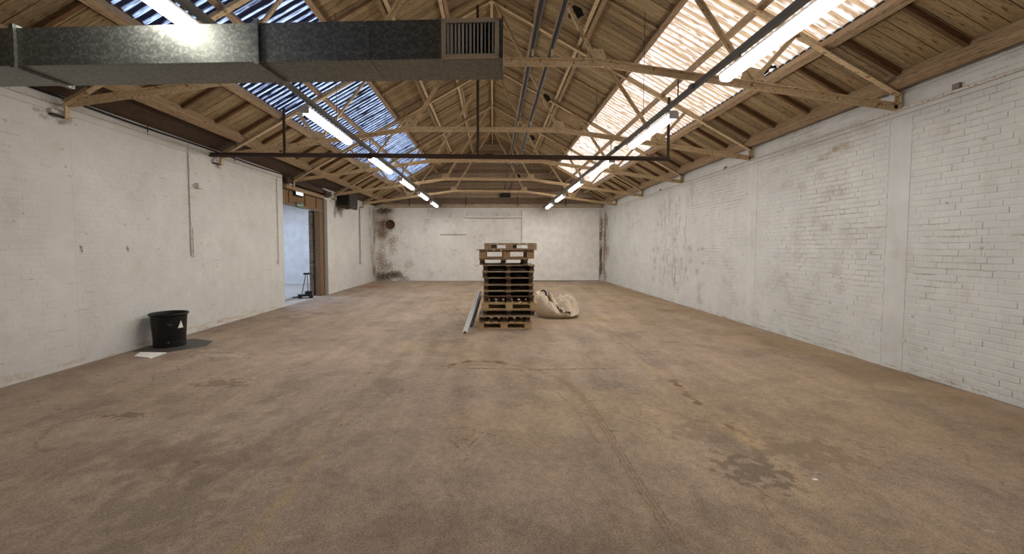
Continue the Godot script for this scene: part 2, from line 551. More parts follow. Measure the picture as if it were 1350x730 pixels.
func make_materials() -> void:
	var wood := tex(wood_texture())
	var ws := Vector3(0.45, 3.2, 3.2)
	var tones := [Color8(170, 146, 110), Color8(162, 137, 101), Color8(178, 154, 116), Color8(153, 129, 95), Color8(167, 141, 104), Color8(144, 122, 92)]
	M.board = []
	for i in tones.size():
		M.board.append(tri_mat(wood, tones[i], ws, 0.85, false, Vector3(0.17 * i, 0.31 * i, 0.43 * i)))
	M.purlin = tri_mat(wood, Color8(174, 147, 116), ws, 0.8)
	M.rafter = tri_mat(wood, Color8(112, 82, 54), ws, 0.85, false, Vector3(0.3, 0.2, 0.7))
	M.plate = tri_mat(wood, Color8(84, 66, 52), ws, 0.85, false, Vector3(0.6, 0.1, 0.4))
	M.gable = []
	for c in [Color8(172, 150, 126), Color8(150, 128, 106), Color8(182, 160, 136), Color8(138, 118, 98)]:
		M.gable.append(tri_mat(wood, c, ws, 0.9, false, Vector3(c.r, c.g, c.b) * 3.0))
	M.door_wood = tri_mat(wood, Color8(142, 110, 76), ws, 0.7, false, Vector3(0.2, 0.5, 0.1))
	M.door_post = tri_mat(wood, Color8(138, 120, 100), Vector3(0.6, 0.6, 0.6), 0.8)
	M.pallet_light = tri_mat(wood, Color8(214, 178, 134), Vector3(1.2, 5, 5), 0.85, false, Vector3(0.1, 0.2, 0.3))
	M.pallet_yellow = tri_mat(wood, Color8(206, 180, 130), Vector3(1.2, 5, 5), 0.85, false, Vector3(0.5, 0.7, 0.3))
	M.pallet_brown = tri_mat(wood, Color8(182, 148, 110), Vector3(1.2, 5, 5), 0.85, false, Vector3(0.8, 0.3, 0.6))
	M.pallet_grey = tri_mat(wood, Color8(180, 158, 134), Vector3(1.2, 5, 5), 0.88, false, Vector3(0.3, 0.9, 0.2))
	M.pallet_dark_shaded = tri_mat(wood, Color8(128, 104, 84), Vector3(1.2, 5, 5), 0.88, false, Vector3(0.7, 0.4, 0.9))  # dark pallet wood; on the inner blocks mostly shade put into the colour
	M.ply = tri_mat(wood, Color8(176, 144, 112), Vector3(0.8, 3, 3), 0.8)
	var blot := tex(noise_image(81, 40, 256, 256, 5, FastNoiseLite.TYPE_SIMPLEX_SMOOTH, true))
	var spk := noise_image(82, 30, 256, 256, 5, FastNoiseLite.TYPE_SIMPLEX_SMOOTH, true)
	spk.convert(Image.FORMAT_RGB8)
	for y in 256:
		for x in 256:
			var l := spk.get_pixel(x, y).r
			var c := Color(0.92, 0.92, 0.92) * (0.86 + 0.25 * l)
			if l > 0.70:
				c = c.lerp(Color8(120, 84, 54), clampf((l - 0.70) * 5.0, 0, 0.7))
			spk.set_pixel(x, y, Color(c.r, c.g, c.b))
	var paint := tex(spk)
	M.steel = tri_mat(paint, Color8(214, 188, 150), Vector3(1.1, 1.1, 1.1), 0.6, true)
	M.dark_pipe = tri_mat(paint, Color8(66, 50, 42), Vector3(1.5, 1.5, 1.5), 0.55, true)
	M.black = mat(Color8(28, 27, 28), 0.5)
	M.black_matt = mat(Color8(24, 23, 23), 0.75)
	M.bin = mat(Color8(20, 20, 21), 0.42)
	M.tube_dark = tri_mat(paint, Color8(50, 44, 42), Vector3(2, 2, 2), 0.5, true)
	M.tube_rim = mat(Color8(150, 140, 124), 0.4, 0.6)
	M.trunk = mat(Color8(116, 116, 116), 0.45, 0.5)
	M.conduit = tri_mat(paint, Color8(226, 223, 216), Vector3(2, 2, 2), 0.55, true)
	M.white_box = mat(Color8(205, 203, 198), 0.5)
	M.housing = mat(Color8(205, 205, 205), 0.45)
	var lamp := mat(Color8(245, 245, 245), 0.5)
	lamp.emission_enabled = true
	lamp.emission = Color(1.0, 0.98, 0.945)
	lamp.emission_energy_multiplier = 12.0
	M.lamp = lamp
	var cell := FastNoiseLite.new()
	cell.noise_type = FastNoiseLite.TYPE_CELLULAR
	cell.cellular_return_type = FastNoiseLite.RETURN_CELL_VALUE
	cell.frequency = 0.09
	cell.seed = 5
	cell.fractal_type = FastNoiseLite.FRACTAL_NONE
	var sp := cell.get_seamless_image(256, 256)
	sp.convert(Image.FORMAT_RGB8)
	for y in 256:
		for x in 256:
			var l := sp.get_pixel(x, y).r
			var q := 0.66 + 0.22 * l * l
			sp.set_pixel(x, y, Color(q, q, q))
	M.galv = tri_mat(tex(sp), Color8(172, 175, 166), Vector3(2.6, 2.6, 2.6), 0.5, false)
	M.galv.metallic = 0.8
	M.galv.roughness_texture = tex(sp)
	M.galv.roughness = 0.62
	M.galv_rail = mat(Color8(226, 229, 231), 0.45)
	M.grille = mat(Color8(222, 208, 184), 0.5)
	M.blade = mat(Color8(226, 222, 214), 0.45)
	var bagt := noise_image(91, 50, 256, 256, 5, FastNoiseLite.TYPE_SIMPLEX_SMOOTH, true)
	bagt.convert(Image.FORMAT_RGB8)
	for y in 256:
		for x in 256:
			var l := 0.92 + 0.08 * bagt.get_pixel(x, y).r
			bagt.set_pixel(x, y, Color(l, l, l))
	M.bag = tri_mat(tex(bagt), Color8(222, 206, 186), Vector3(2, 2, 2), 0.75, true)
	M.paper = mat(Color8(228, 226, 222), 0.7)
	M.board_white = tri_mat(tex(bagt), Color8(240, 238, 234), Vector3(0.5, 0.5, 0.5), 0.65, true)
	M.ledger = tri_mat(wood, Color8(206, 190, 168), ws, 0.85, false, Vector3(0.4, 0.4, 0.1))
	M.soot = mat(Color8(72, 64, 58), 0.85)
	M.padstone = tri_mat(paint, Color8(150, 140, 128), Vector3(2, 2, 2), 0.85, true)
	# roof-light sheets
	var right := mat(Color.WHITE, 0.6)
	right.albedo_texture = tex(sheet_texture(101, Color8(228, 218, 200), Color8(172, 142, 104), Color8(126, 88, 50), 0.58, 0.85))
	right.backlight_enabled = true
	right.backlight = Color.WHITE
	M.sheet_right = right
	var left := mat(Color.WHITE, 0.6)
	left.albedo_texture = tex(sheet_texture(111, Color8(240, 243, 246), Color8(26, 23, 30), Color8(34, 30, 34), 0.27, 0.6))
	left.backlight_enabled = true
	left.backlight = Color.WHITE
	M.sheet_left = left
	var glass := mat(Color(0.95, 0.97, 1.0, 0.06), 0.05)
	glass.transparency = BaseMaterial3D.TRANSPARENCY_ALPHA
	M.glass = glass
	# floor
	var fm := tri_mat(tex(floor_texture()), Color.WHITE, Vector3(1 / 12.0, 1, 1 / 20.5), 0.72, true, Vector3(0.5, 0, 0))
	fm.metallic_specular = 0.35
	var grit := noise_image(121, 7, 512, 512, 4, FastNoiseLite.TYPE_SIMPLEX_SMOOTH, true)
	grit.convert(Image.FORMAT_RGB8)
	for y in 512:
		for x in 512:
			var l := 0.94 + 0.16 * (grit.get_pixel(x, y).r - 0.5) * 2.0
			grit.set_pixel(x, y, Color(l, l, l))
	fm.detail_enabled = true
	fm.detail_albedo = tex(grit)
	fm.detail_blend_mode = BaseMaterial3D.BLEND_MODE_MUL
	fm.detail_uv_layer = BaseMaterial3D.DETAIL_UV_2
	fm.uv2_triplanar = true
	fm.uv2_world_triplanar = true
	fm.uv2_scale = Vector3(0.7, 0.7, 0.7)
	M.floor = fm
	# walls
	var lw := 20.5
	var lh := 3.8
	var imr := wall_texture(201, 2048, 512, lw, lh, Color8(203, 204, 203), 0.7, 8000, ZT)
	var px := wall_px(imr, lw, lh)
	for i in 150:
		var u := 12.3 + rng.randfn() * 0.5
		var y := rng.randf_range(0.3, 2.9)
		stroke(imr, [Vector2(u, y), Vector2(u + rng.randf_range(-.03, .03), y + rng.randf_range(.1, .5))], px, rng.randf_range(.02, .06), Color8(112, 106, 98), rng.randf_range(0.15, 0.4), 0.9)
	for i in 26:
		blotch(imr, Vector2(rng.randf_range(6.0, 7.9), rng.randf_range(0.4, 3.2)), px, rng.randf_range(.06, .2), rng.randf_range(.04, .12), Color8(150, 143, 134), rng.randf_range(.12, .3), 300 + i)
	for i in 7:
		blotch(imr, Vector2(rng.randf_range(6.2, 6.9), rng.randf_range(3.0, 3.25)), px, .08, .04, Color8(140, 110, 80), .35, 330 + i)
	for i in 30:
		blotch(imr, Vector2(rng.randf_range(10.5, 14.0), rng.randf_range(0.2, 1.6)), px, rng.randf_range(.04, .14), rng.randf_range(.04, .12), Color8(130, 124, 116), rng.randf_range(.2, .45), 340 + i)
	for i in 30:
		blotch(imr, Vector2(20.1 - absf(rng.randfn()) * 0.35, rng.randf_range(0.1, 3.0)), px, .14, .3, Color8(116, 88, 60), rng.randf_range(.25, .55), 380 + i)
	for i in 60:
		blotch(imr, Vector2(rng.randf_range(4, 19), rng.randf_range(0.2, 3.3)), px, .022, .018, Color8(120, 114, 108), .6, 420 + i)
	for i in 60:
		blotch(imr, Vector2(rng.randf_range(3.8, 19), rng.randf_range(0.0, 0.07)), px, .09, .014, Color8(150, 130, 106), .4, 520 + i)
	M.wall_right = wall_mat(imr, Vector3(1, 1 / lh, 1 / lw))
	var iml := wall_texture(231, 2048, 512, lw, lh, Color8(205, 204, 201), 0.4, 900)
	for i in 40:
		blotch(iml, Vector2(rng.randf_range(4, 11), rng.randf_range(0.0, 0.12)), px, .16, .03, Color8(176, 156, 130), .3, 600 + i)
	for p in [Vector2(5.74, 1.60), Vector2(5.75, 1.55), Vector2(6.47, 1.60), Vector2(6.48, 1.56)]:
		blotch(iml, p, px, .022, .03, Color8(104, 98, 92), .8, int(p.x * 100))
	for i in 40:
		blotch(iml, Vector2(rng.randf_range(4.5, 11), rng.randf_range(0.2, 3.3)), px, .02, .015, Color8(130, 124, 116), .5, 640 + i)
	for zt in ZT:
		for i in 8:
			blotch(iml, Vector2(zt + rng.randf_range(-.3, .3), 3.3 + rng.randf_range(-.1, .06)), px, .06, .03, Color8(110, 102, 94), .4, 700 + i + int(zt * 10))
	for i in 24:
		blotch(iml, Vector2(20.1 - absf(rng.randfn()) * 0.5, rng.randf_range(0.0, 3.4)), px, .16, .25, Color8(110, 88, 66), rng.randf_range(.2, .4), 740 + i)
	for i in 12:
		blotch(iml, Vector2(15.2 + rng.randf_range(-.2, .5), 2.95 + rng.randf_range(-.25, .1)), px, .14, .14, Color8(110, 102, 94), .4, 770 + i)
	M.wall_left = wall_mat(iml, Vector3(1, 1 / lh, 1 / lw))
	var lx := 11.2
	var imf := wall_texture(261, 1024, 352, lx, lh, Color8(230, 229, 226), 0.8, 1600)
	var pf := wall_px(imf, lx, lh)
	pf.origin.x = 5.75 / lx * 1024.0
	for i in 34:
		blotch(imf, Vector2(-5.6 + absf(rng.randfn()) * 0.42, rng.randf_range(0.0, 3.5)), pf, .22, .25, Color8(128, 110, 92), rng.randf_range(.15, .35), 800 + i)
	for i in 8:
		blotch(imf, Vector2(-5.1 + rng.randf_range(-.45, .25), 2.5 + rng.randf_range(-.35, .3)), pf, .22, .16, Color8(124, 104, 82), .5, 840 + i)
	for i in 12:
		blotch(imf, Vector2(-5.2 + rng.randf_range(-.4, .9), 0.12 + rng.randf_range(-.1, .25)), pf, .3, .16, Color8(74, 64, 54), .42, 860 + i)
	for i in 14:
		blotch(imf, Vector2(5.2 - absf(rng.randfn()) * 0.08, rng.randf_range(0.0, 3.4)), pf, .06, .3, Color8(92, 72, 54), .45, 880 + i)
	for i in 6:
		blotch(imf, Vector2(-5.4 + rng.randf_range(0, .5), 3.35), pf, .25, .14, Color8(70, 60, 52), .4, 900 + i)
	M.wall_far = wall_mat(imf, Vector3(1 / lx, 1 / lh, 1), Vector3(5.75 / lx, 0, 0))
	M.plain_wall = tri_mat(tex(bagt), Color8(214, 213, 210), Vector3(0.4, 0.4, 0.4), 0.75, true)
	M.plain_floor = tri_mat(tex(bagt), Color8(176, 168, 154), Vector3(0.4, 0.4, 0.4), 0.8, true)
	var ex := mat(Color8(230, 236, 240), 0.4)
	ex.albedo_texture = tex(exit_image(Color8(236, 246, 252), Color8(52, 96, 128)))
	ex.emission_enabled = true
	ex.emission = Color.WHITE
	ex.emission_texture = ex.albedo_texture
	ex.emission_operator = BaseMaterial3D.EMISSION_OP_MULTIPLY
	ex.emission_energy_multiplier = 1.1
	M.exit_lit = ex
	var eg := mat(Color.WHITE, 0.5)
	eg.albedo_texture = tex(exit_image(Color8(34, 84, 58), Color8(196, 206, 190)))
	M.exit_green = eg

# arrow, running figure and doorway, as on an exit sign
func exit_image(back: Color, ink: Color) -> Image:
	var im := Image.create_empty(96, 40, false, Image.FORMAT_RGB8)
	im.fill(back)
	im.fill_rect(Rect2i(66, 6, 20, 29), ink)
	im.fill_rect(Rect2i(70, 9, 12, 26), back)
	im.fill_rect(Rect2i(47, 6, 6, 6), ink)
	im.fill_rect(Rect2i(44, 13, 9, 10), ink)
	im.fill_rect(Rect2i(53, 14, 6, 3), ink)
	im.fill_rect(Rect2i(38, 15, 6, 3), ink)
	im.fill_rect(Rect2i(40, 23, 5, 10), ink)
	im.fill_rect(Rect2i(50, 23, 4, 7), ink)
	im.fill_rect(Rect2i(54, 28, 6, 3), ink)
	im.fill_rect(Rect2i(12, 18, 20, 5), ink)
	for k in 9:
		im.fill_rect(Rect2i(7 + k, 20 - k, 2, 1 + 2 * k), ink)
	return im

# ------------------------------------------------------------------ walls
func brick_mesh(a: float, b: float, p: float) -> MB:
	var m := MB.new()
	add_brick(m, Transform3D(), a, b, p)
	return m

# a brick face proud of the wall by p: half-sizes a, b; local x along, y up, z out
func add_brick(m: MB, t: Transform3D, a: float, b: float, p: float) -> void:
	var e := 0.0035
	var o := [Vector3(-a, -b, -0.002), Vector3(a, -b, -0.002), Vector3(a, b, -0.002), Vector3(-a, b, -0.002)]
	var f := [Vector3(-a + 0.0012, -b + e, p), Vector3(a - 0.0012, -b + e, p), Vector3(a - 0.0012, b - e, p), Vector3(-a + 0.0012, b - e, p)]
	for i in 4:
		o[i] = t * o[i]
		f[i] = t * f[i]
	m.quad(f[0], f[1], f[2], f[3])
	for i in 4:
		var j := (i + 1) % 4
		m.quad(o[i], o[j], f[j], f[i])

# t: wall frame (x along, y up, z out of the face); gaps: ranges along x with no bricks; singles: range of x whose bricks are nodes
func lay_bricks(parent: Node3D, t: Transform3D, u0: float, u1: float, v0: float, v1: float, proud: float, gaps: Array, single0: float, single1: float, mt: Material, sd: int) -> void:
	var r := RandomNumberGenerator.new()
	r.seed = sd
	var rest := MB.new()
	var count := 0
	var course := 0
	var v := v0
	while v + 0.07 < v1:
		var header := course % 4 == 3
		var step := 0.1125 if header else 0.225
		var u := u0 - (0.1125 if course % 2 == 1 and not header else 0.056 if header else 0.0)
		while u < u1:
			var a := u + 0.0005
			var b := minf(u + step - 0.0005, u1)
			a = maxf(a, u0)
			u += step
			for g in gaps:
				if a < g[1] and b > g[0]:
					if a < g[0]:
						b = g[0] - 0.002
					elif b > g[1]:
						a = g[1] + 0.002
					else:
						b = a
			if b - a < 0.03:
				continue
			var p := proud * r.randf_range(0.35, 1.25)
			var hw: float = snappedf((b - a) / 2.0, 0.002)
			var c := Transform3D(Basis(Vector3.BACK, r.randf_range(-0.004, 0.004)), Vector3((a + b) / 2.0, v + 0.0375, 0.0))
			var hh := 0.0328 + r.randf_range(-0.0008, 0.0008)
			if a > single0 and b < single1 and count < 300:
				count += 1
				var key := "brick %.3f %d %.4f" % [hw, r.randi() % 3, proud]
				if not cache.has(key):
					cache[key] = brick_mesh(hw, hh, p).mesh()
				part(parent, "brick", cache[key], mt, t * c)
			else:
				add_brick(rest, t * c, hw, hh, p)
		v += 0.075
		course += 1
	var o := part(parent, "brickwork", rest.mesh(), mt)
	o.set_meta("kind", "stuff")

# ------------------------------------------------------------------ setting
func build_floor() -> void:
	var b := MB.new()
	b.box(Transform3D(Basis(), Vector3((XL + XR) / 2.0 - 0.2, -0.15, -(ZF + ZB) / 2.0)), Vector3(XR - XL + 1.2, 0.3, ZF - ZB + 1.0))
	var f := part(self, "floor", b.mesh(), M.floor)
	tag(f, "worn brown concrete floor with cracks, joints and tyre marks", "", "", "structure")
	block(setting("floor_of_side_room", "pale concrete floor seen through the side doorway"), "slab", Vector3(-8.9, -0.15, -12.6), Vector3(5.16, 0.3, 13.0), M.plain_floor, 0.0)

func build_walls() -> void:
	# right wall
	var w := setting("wall_right", "long white painted brick wall on the right with flush piers")
	block(w, "core", Vector3(XR + 0.2, 1.85, -(ZF + ZB) / 2.0), Vector3(0.4, 3.7, ZF - ZB), M.wall_right, 0.0)
	var piers := []
	for z in ZT:
		piers.append([z - 0.16, z + 0.13])
	var t := Transform3D(Basis(Vector3(0, 0, -1), Vector3.UP, Vector3(-1, 0, 0)), Vector3(XR, 0, 0))
	lay_bricks(w, t, 3.2, ZF, 0.0, 3.30, 0.0060, piers, 4.02, 5.66, M.wall_right, 3)
	for p in piers:
		block(w, "pier", Vector3(XR - 0.0, 1.64, -(p[0] + p[1]) / 2.0), Vector3(0.014, 3.28, p[1] - p[0]), M.wall_right, 0.003)
	block(w, "top_band", Vector3(XR - 0.005, 3.44, -(ZF + ZB) / 2.0), Vector3(0.03, 0.28, ZF - ZB), M.wall_right, 0.006)
	# left wall: near length, far length and the part over the doorway
	var l := setting("wall_left", "long white painted brick wall on the left with a doorway")
	block(l, "core", Vector3(XL - 0.21, 1.83, -(11.32 + ZB) / 2.0), Vector3(0.42, 3.66, 11.32 - ZB), M.wall_left, 0.0)
	block(l, "core", Vector3(XL - 0.21, 1.83, -(14.02 + ZF) / 2.0), Vector3(0.42, 3.66, ZF - 14.02), M.wall_left, 0.0)
	block(l, "door_lintel", Vector3(XL - 0.21, 3.42, -12.67), Vector3(0.40, 0.48, 2.70), M.plate, 0.01)
	var tl := Transform3D(Basis(Vector3(0, 0, 1), Vector3.UP, Vector3(1, 0, 0)), Vector3(XL, 0, 0))
	var pl := []
	for z in ZT:
		pl.append([-z - 0.13, -z + 0.16])
	lay_bricks(l, tl, -11.30, -4.0, 0.0, 3.30, 0.0016, pl, -6.55, -4.86, M.wall_left, 4)
	lay_bricks(l, tl, -ZF, -14.05, 0.0, 3.30, 0.0016, pl, 1.0, 2.0, M.wall_left, 6)
	block(l, "top_band", Vector3(XL + 0.004, 3.46, -(11.3 + ZB) / 2.0), Vector3(0.02, 0.24, 11.3 - ZB), M.wall_left, 0.005)
	# far wall
	var f := setting("wall_far", "white painted brick end wall with dirty corners")
	block(f, "core", Vector3((XL + XR) / 2.0, 1.75, -ZF - 0.2), Vector3(XR - XL + 0.8, 3.5, 0.4), M.wall_far, 0.0)
	lay_bricks(f, Transform3D(Basis(), Vector3(0, 0, -ZF)), XL, 1.36, 0.0, 3.40, 0.004, [], 90.0, 91.0, M.wall_far, 5)
	timber(f, "wall_plate", Vector3(XL, 3.56, -ZF - 0.045), Vector3(XR, 3.56, -ZF - 0.045), 0.17, 0.12, M.ledger)
	var k := 0
	var y := 3.66
	while y < RY - 0.1:
		var h := 0.148
		var a := (RY - 0.02 - y) / SL
		var c := (RY - 0.02 - y - h) / SL
		var m := MB.new()
		var x0 := maxf(XC - a, XL - 0.1)
		var x1 := minf(XC + a, XR + 0.1)
		m.extrude(PackedVector2Array([Vector2(x0, 0), Vector2(x1, 0), Vector2(minf(XC + maxf(c, 0.02), x1), h - 0.008), Vector2(maxf(XC - maxf(c, 0.02), x0), h - 0.008)]), -0.02, 0.0)
		part(f, "cladding_board", m.mesh(), M.gable[(k * 7 + k / 3) % 4], Transform3D(Basis(Vector3.RIGHT, 0.02), Vector3(0, y, -ZF - 0.005 * (k % 2))))
		y += h
		k += 1
	block(f, "backing", Vector3(XC, 5.05, -ZF - 0.2), Vector3(11.4, 3.3, 0.3), M.plate, 0.0)
	# wall behind the viewer and end of the side room
	var n := setting("wall_near", "white painted brick wall closing the room")
	block(n, "core", Vector3((XL + XR) / 2.0, 3.4, -ZB + 0.2), Vector3(XR - XL + 0.8, 6.8, 0.4), M.plain_wall, 0.0)
	var s := setting("wall_side_room", "white painted blockwork wall of the side room")
	block(s, "end", Vector3(-8.9, 1.75, -18.67), Vector3(5.6, 3.5, 0.4), M.plain_wall, 0.0)
	block(s, "side", Vector3(-11.6, 1.75, -12.6), Vector3(0.4, 3.5, 12.5), M.plain_wall, 0.0)
	block(s, "near_end", Vector3(-8.9, 1.75, -6.3), Vector3(5.6, 3.5, 0.4), M.plain_wall, 0.0)
	var sc := setting("ceiling_side_room", "boarded ceiling of the side room round a glazed rooflight")
	block(sc, "panel", Vector3(-6.55, 3.6, -12.5), Vector3(1.02, 0.2, 12.8), M.plain_wall, 0.0)
	block(sc, "panel", Vector3(-11.3, 3.6, -12.5), Vector3(1.0, 0.2, 12.8), M.plain_wall, 0.0)
	block(sc, "panel", Vector3(-8.93, 3.6, -18.2), Vector3(3.74, 0.2, 1.4), M.plain_wall, 0.0)
	block(sc, "panel", Vector3(-8.93, 3.6, -7.3), Vector3(3.74, 0.2, 2.4), M.plain_wall, 0.0)
	block(sc, "pane", Vector3(-8.93, 3.66, -13.0), Vector3(3.74, 0.012, 9.0), M.glass, 0.0)

func build_roof() -> void:
	for side in [1, -1]:
		var e_in: float = 2.76 if side > 0 else 2.66        # rooflight, from the ridge line
		var e_out: float = 4.36 if side > 0 else 4.29
		var e_wall: float = (XR - XC) if side > 0 else (XC - XL)
		var c := setting("ceiling", "boarded %s-hand roof slope on timber purlins" % ("right" if side > 0 else "left"))
		var down := Vector3(side, -SL, 0).normalized()
		var up := Vector3(side * SL, 1, 0).normalized()
		var fr := Basis(down, up, down.cross(up))
		var k: float = sqrt(1.0 + SL * SL)
		var at := func(d: float, z: float, lift: float) -> Vector3: return Vector3(XC + side * d, RY - SL * d, -z) + up * lift
		# boards
		for band in [[0.02, e_in - 0.02, 5.6], [e_out + 0.0, e_wall + 0.05, 3.3]]:
			var z: float = band[2]
			var len: float = (band[1] - band[0]) * k
			var mid: float = (band[0] + band[1]) / 2.0
			while z < ZF:
				var wdt: float = [0.153, 0.156, 0.150][rng.randi() % 3]
				part(c, "board", cbox(Vector3(len, 0.02, wdt), 0.003), M.board[rng.randi() % 6], Transform3D(fr, at.call(mid, z + 0.08, 0.010 + rng.randf_range(-0.002, 0.003))))
				z += 0.162
			var lo := (band[2] as float) - ZB
			part(c, "decking", cbox(Vector3(len, 0.02, lo), 0.0), M.board[1], Transform3D(fr, at.call(mid, ZB + lo / 2.0, 0.010)))
			part(c, "outer_sheet", cbox(Vector3(len + 0.1, 0.03, ZF - ZB + 0.4), 0.0), M.plate, Transform3D(fr, at.call(mid, (ZF + ZB) / 2.0, 0.040)))
		# end boards past the rooflight
		part(c, "decking", cbox(Vector3((e_out - e_in) * k, 0.05, ZF - 18.75), 0.0), M.board[3], Transform3D(fr, at.call((e_in + e_out) / 2.0, (ZF + 18.75) / 2.0, 0.02)))
		# purlins
		for p in [[0.90, 0.075, 0.10], [1.87, 0.08, 0.13], [e_in, 0.085, 0.15], [3.50, 0.075, 0.12], [e_out, 0.10, 0.14]]:
			var d: float = p[0]
			part(c, "purlin", cbox(Vector3(ZF - ZB, p[2], p[1]), 0.005), M.purlin, Transform3D(Basis(Vector3(0, 0, -1), up, Vector3(0, 0, -1).cross(up)), at.call(d, (ZF + ZB) / 2.0, -(p[2] as float) / 2.0)))
		for d in [1.78, 0.98]:
			part(c, "purlin_angle", cbox(Vector3(ZF - ZB, 0.012, 0.07), 0.002), M.steel, Transform3D(Basis(Vector3(0, 0, -1), up, Vector3(0, 0, -1).cross(up)), at.call(d, (ZF + ZB) / 2.0, -0.10)))
		# eave beam
		var de: float = e_wall - (0.10 if side > 0 else 0.52)
		part(c, "eave_beam", cbox(Vector3(ZF - ZB, 0.17, 0.14), 0.008), M.purlin, Transform3D(Basis(Vector3(0, 0, -1), up, Vector3(0, 0, -1).cross(up)), at.call(de, (ZF + ZB) / 2.0, -0.085)))
		if side < 0:
			part(c, "eave_shade_sheet", cbox(Vector3(ZF - ZB, 0.03, 0.5), 0.0), M.plate, Transform3D(Basis(Vector3(0, 0, -1), up, Vector3(0, 0, -1).cross(up)), at.call(e_wall - 0.24, (ZF + ZB) / 2.0, -0.012)))  # dark sheet behind the eave beam, shade put into its colour
		# rafters on the boards, between the trusses
		for z in ZT:
			for dz in [-0.14, 0.66, 1.38, 2.2]:
				if z + dz < 3.4 or z + dz > ZF - 0.1:
					continue
				var a: Vector3 = at.call(e_out + 0.05, z + dz, -0.035)
				var b: Vector3 = at.call(de, z + dz, -0.035)
				timber(c, "rafter", a, b, 0.07, 0.055, M.rafter, up)
			if z > 5.0:
				for dz in [-0.1, 1.5]:
					if z + dz < ZF:
						timber(c, "rafter", at.call(0.1, z + dz, -0.022), at.call(e_in - 0.04, z + dz, -0.022), 0.045, 0.07, M.purlin, up)
		# rooflight of corrugated sheets
		var win := setting("window_%d" % (1 if side > 0 else 2), "%s strip rooflight of corrugated translucent sheets" % ("bright white and rust-stained" if side > 0 else "grimy, blue-striped"))
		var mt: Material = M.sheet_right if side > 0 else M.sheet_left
		var variants := []
		for q in 5:
			variants.append(sheet_mesh((e_out - e_in + 0.16) * k, 1.022, q))
		var z := -2.78
		var i := 0
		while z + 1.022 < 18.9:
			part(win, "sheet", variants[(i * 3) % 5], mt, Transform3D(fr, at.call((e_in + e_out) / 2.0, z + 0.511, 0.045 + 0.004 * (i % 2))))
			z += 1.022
			i += 1
		part(win, "end_flashing", cbox(Vector3((e_out - e_in) * k, 0.06, 1.0), 0.0), M.plate, Transform3D(fr, at.call((e_in + e_out) / 2.0, -3.25, 0.05)))
		part(win, "end_flashing", cbox(Vector3((e_out - e_in) * k, 0.06, 0.4), 0.0), M.plate, Transform3D(fr, at.call((e_in + e_out) / 2.0, 18.75, 0.06)))
	var rb := setting("trim_1", "cream ridge board along the roof")
	block(rb, "ridge_board", Vector3(XC, RY - 0.10, -(ZF + ZB) / 2.0), Vector3(0.055, 0.20, ZF - ZB), M.steel, 0.004)
	block(rb, "ridge_capping", Vector3(XC, RY + 0.08, -(ZF + ZB) / 2.0), Vector3(0.5, 0.04, ZF - ZB + 0.4), M.plate, 0.0)

func sheet_mesh(len: float, wide: float, q: int) -> ArrayMesh:
	var m := MB.new()
	var nu := 56
	var nv := 3
	for j in nv + 1:
		for i in nu + 1:
			var ph := TAU * 7.0 * i / nu
			var z := -wide / 2.0 + wide * i / nu
			var x := -len / 2.0 + len * j / nv
			m.v.append(Vector3(x, 0.026 * cos(ph), -z))
			var s := -0.026 * sin(ph) * TAU * 7.0 / wide
			m.n.append(Vector3(0, 1, s).normalized())
			m.uv.append(Vector2(float(i) / nu + (q % 3) * 2.0 / 7.0, float(j) / nv * 0.62 + q * 0.31))
	for j in nv:
		for i in nu:
			var a := j * (nu + 1) + i
			m.ix.append_array([a, a + 1, a + nu + 1, a + 1, a + nu + 2, a + nu + 1])
	return m.mesh()

# ------------------------------------------------------------------ steel
func angle(parent: Node, called: String, pts: Array, w: float, leg: float, flip := false) -> void:
	var b := MB.new()
	b.strip(pts, w, -0.006, 0.006)
	var s := (w / 2.0 - 0.005) * (1.0 if flip else -1.0)
	b.strip(pts, 0.011, 0.005, leg, s)
	part(parent, called, b.mesh(), M.steel)

func gusset(parent: Node, pts: Array) -> void:
	var b := MB.new()
	b.extrude(PackedVector2Array(pts), 0.006, 0.016)
	var g := part(parent, "gusset_plate", b.mesh(), M.steel)
	var c := Vector2.ZERO
	for p in pts:
		c += p / pts.size()
	for i in 4:
		var q: Vector2 = c.lerp(pts[i % pts.size()], 0.55)
		var r := MB.new()
		r.lathe([Vector2(0.011, 0), Vector2(0.011, 0.008), Vector2(0.0, 0.010)], 6, Transform3D(Basis(Vector3.RIGHT, PI / 2), Vector3(q.x, q.y, 0.016)))
		part(g, "bolt", r.mesh(), M.steel)

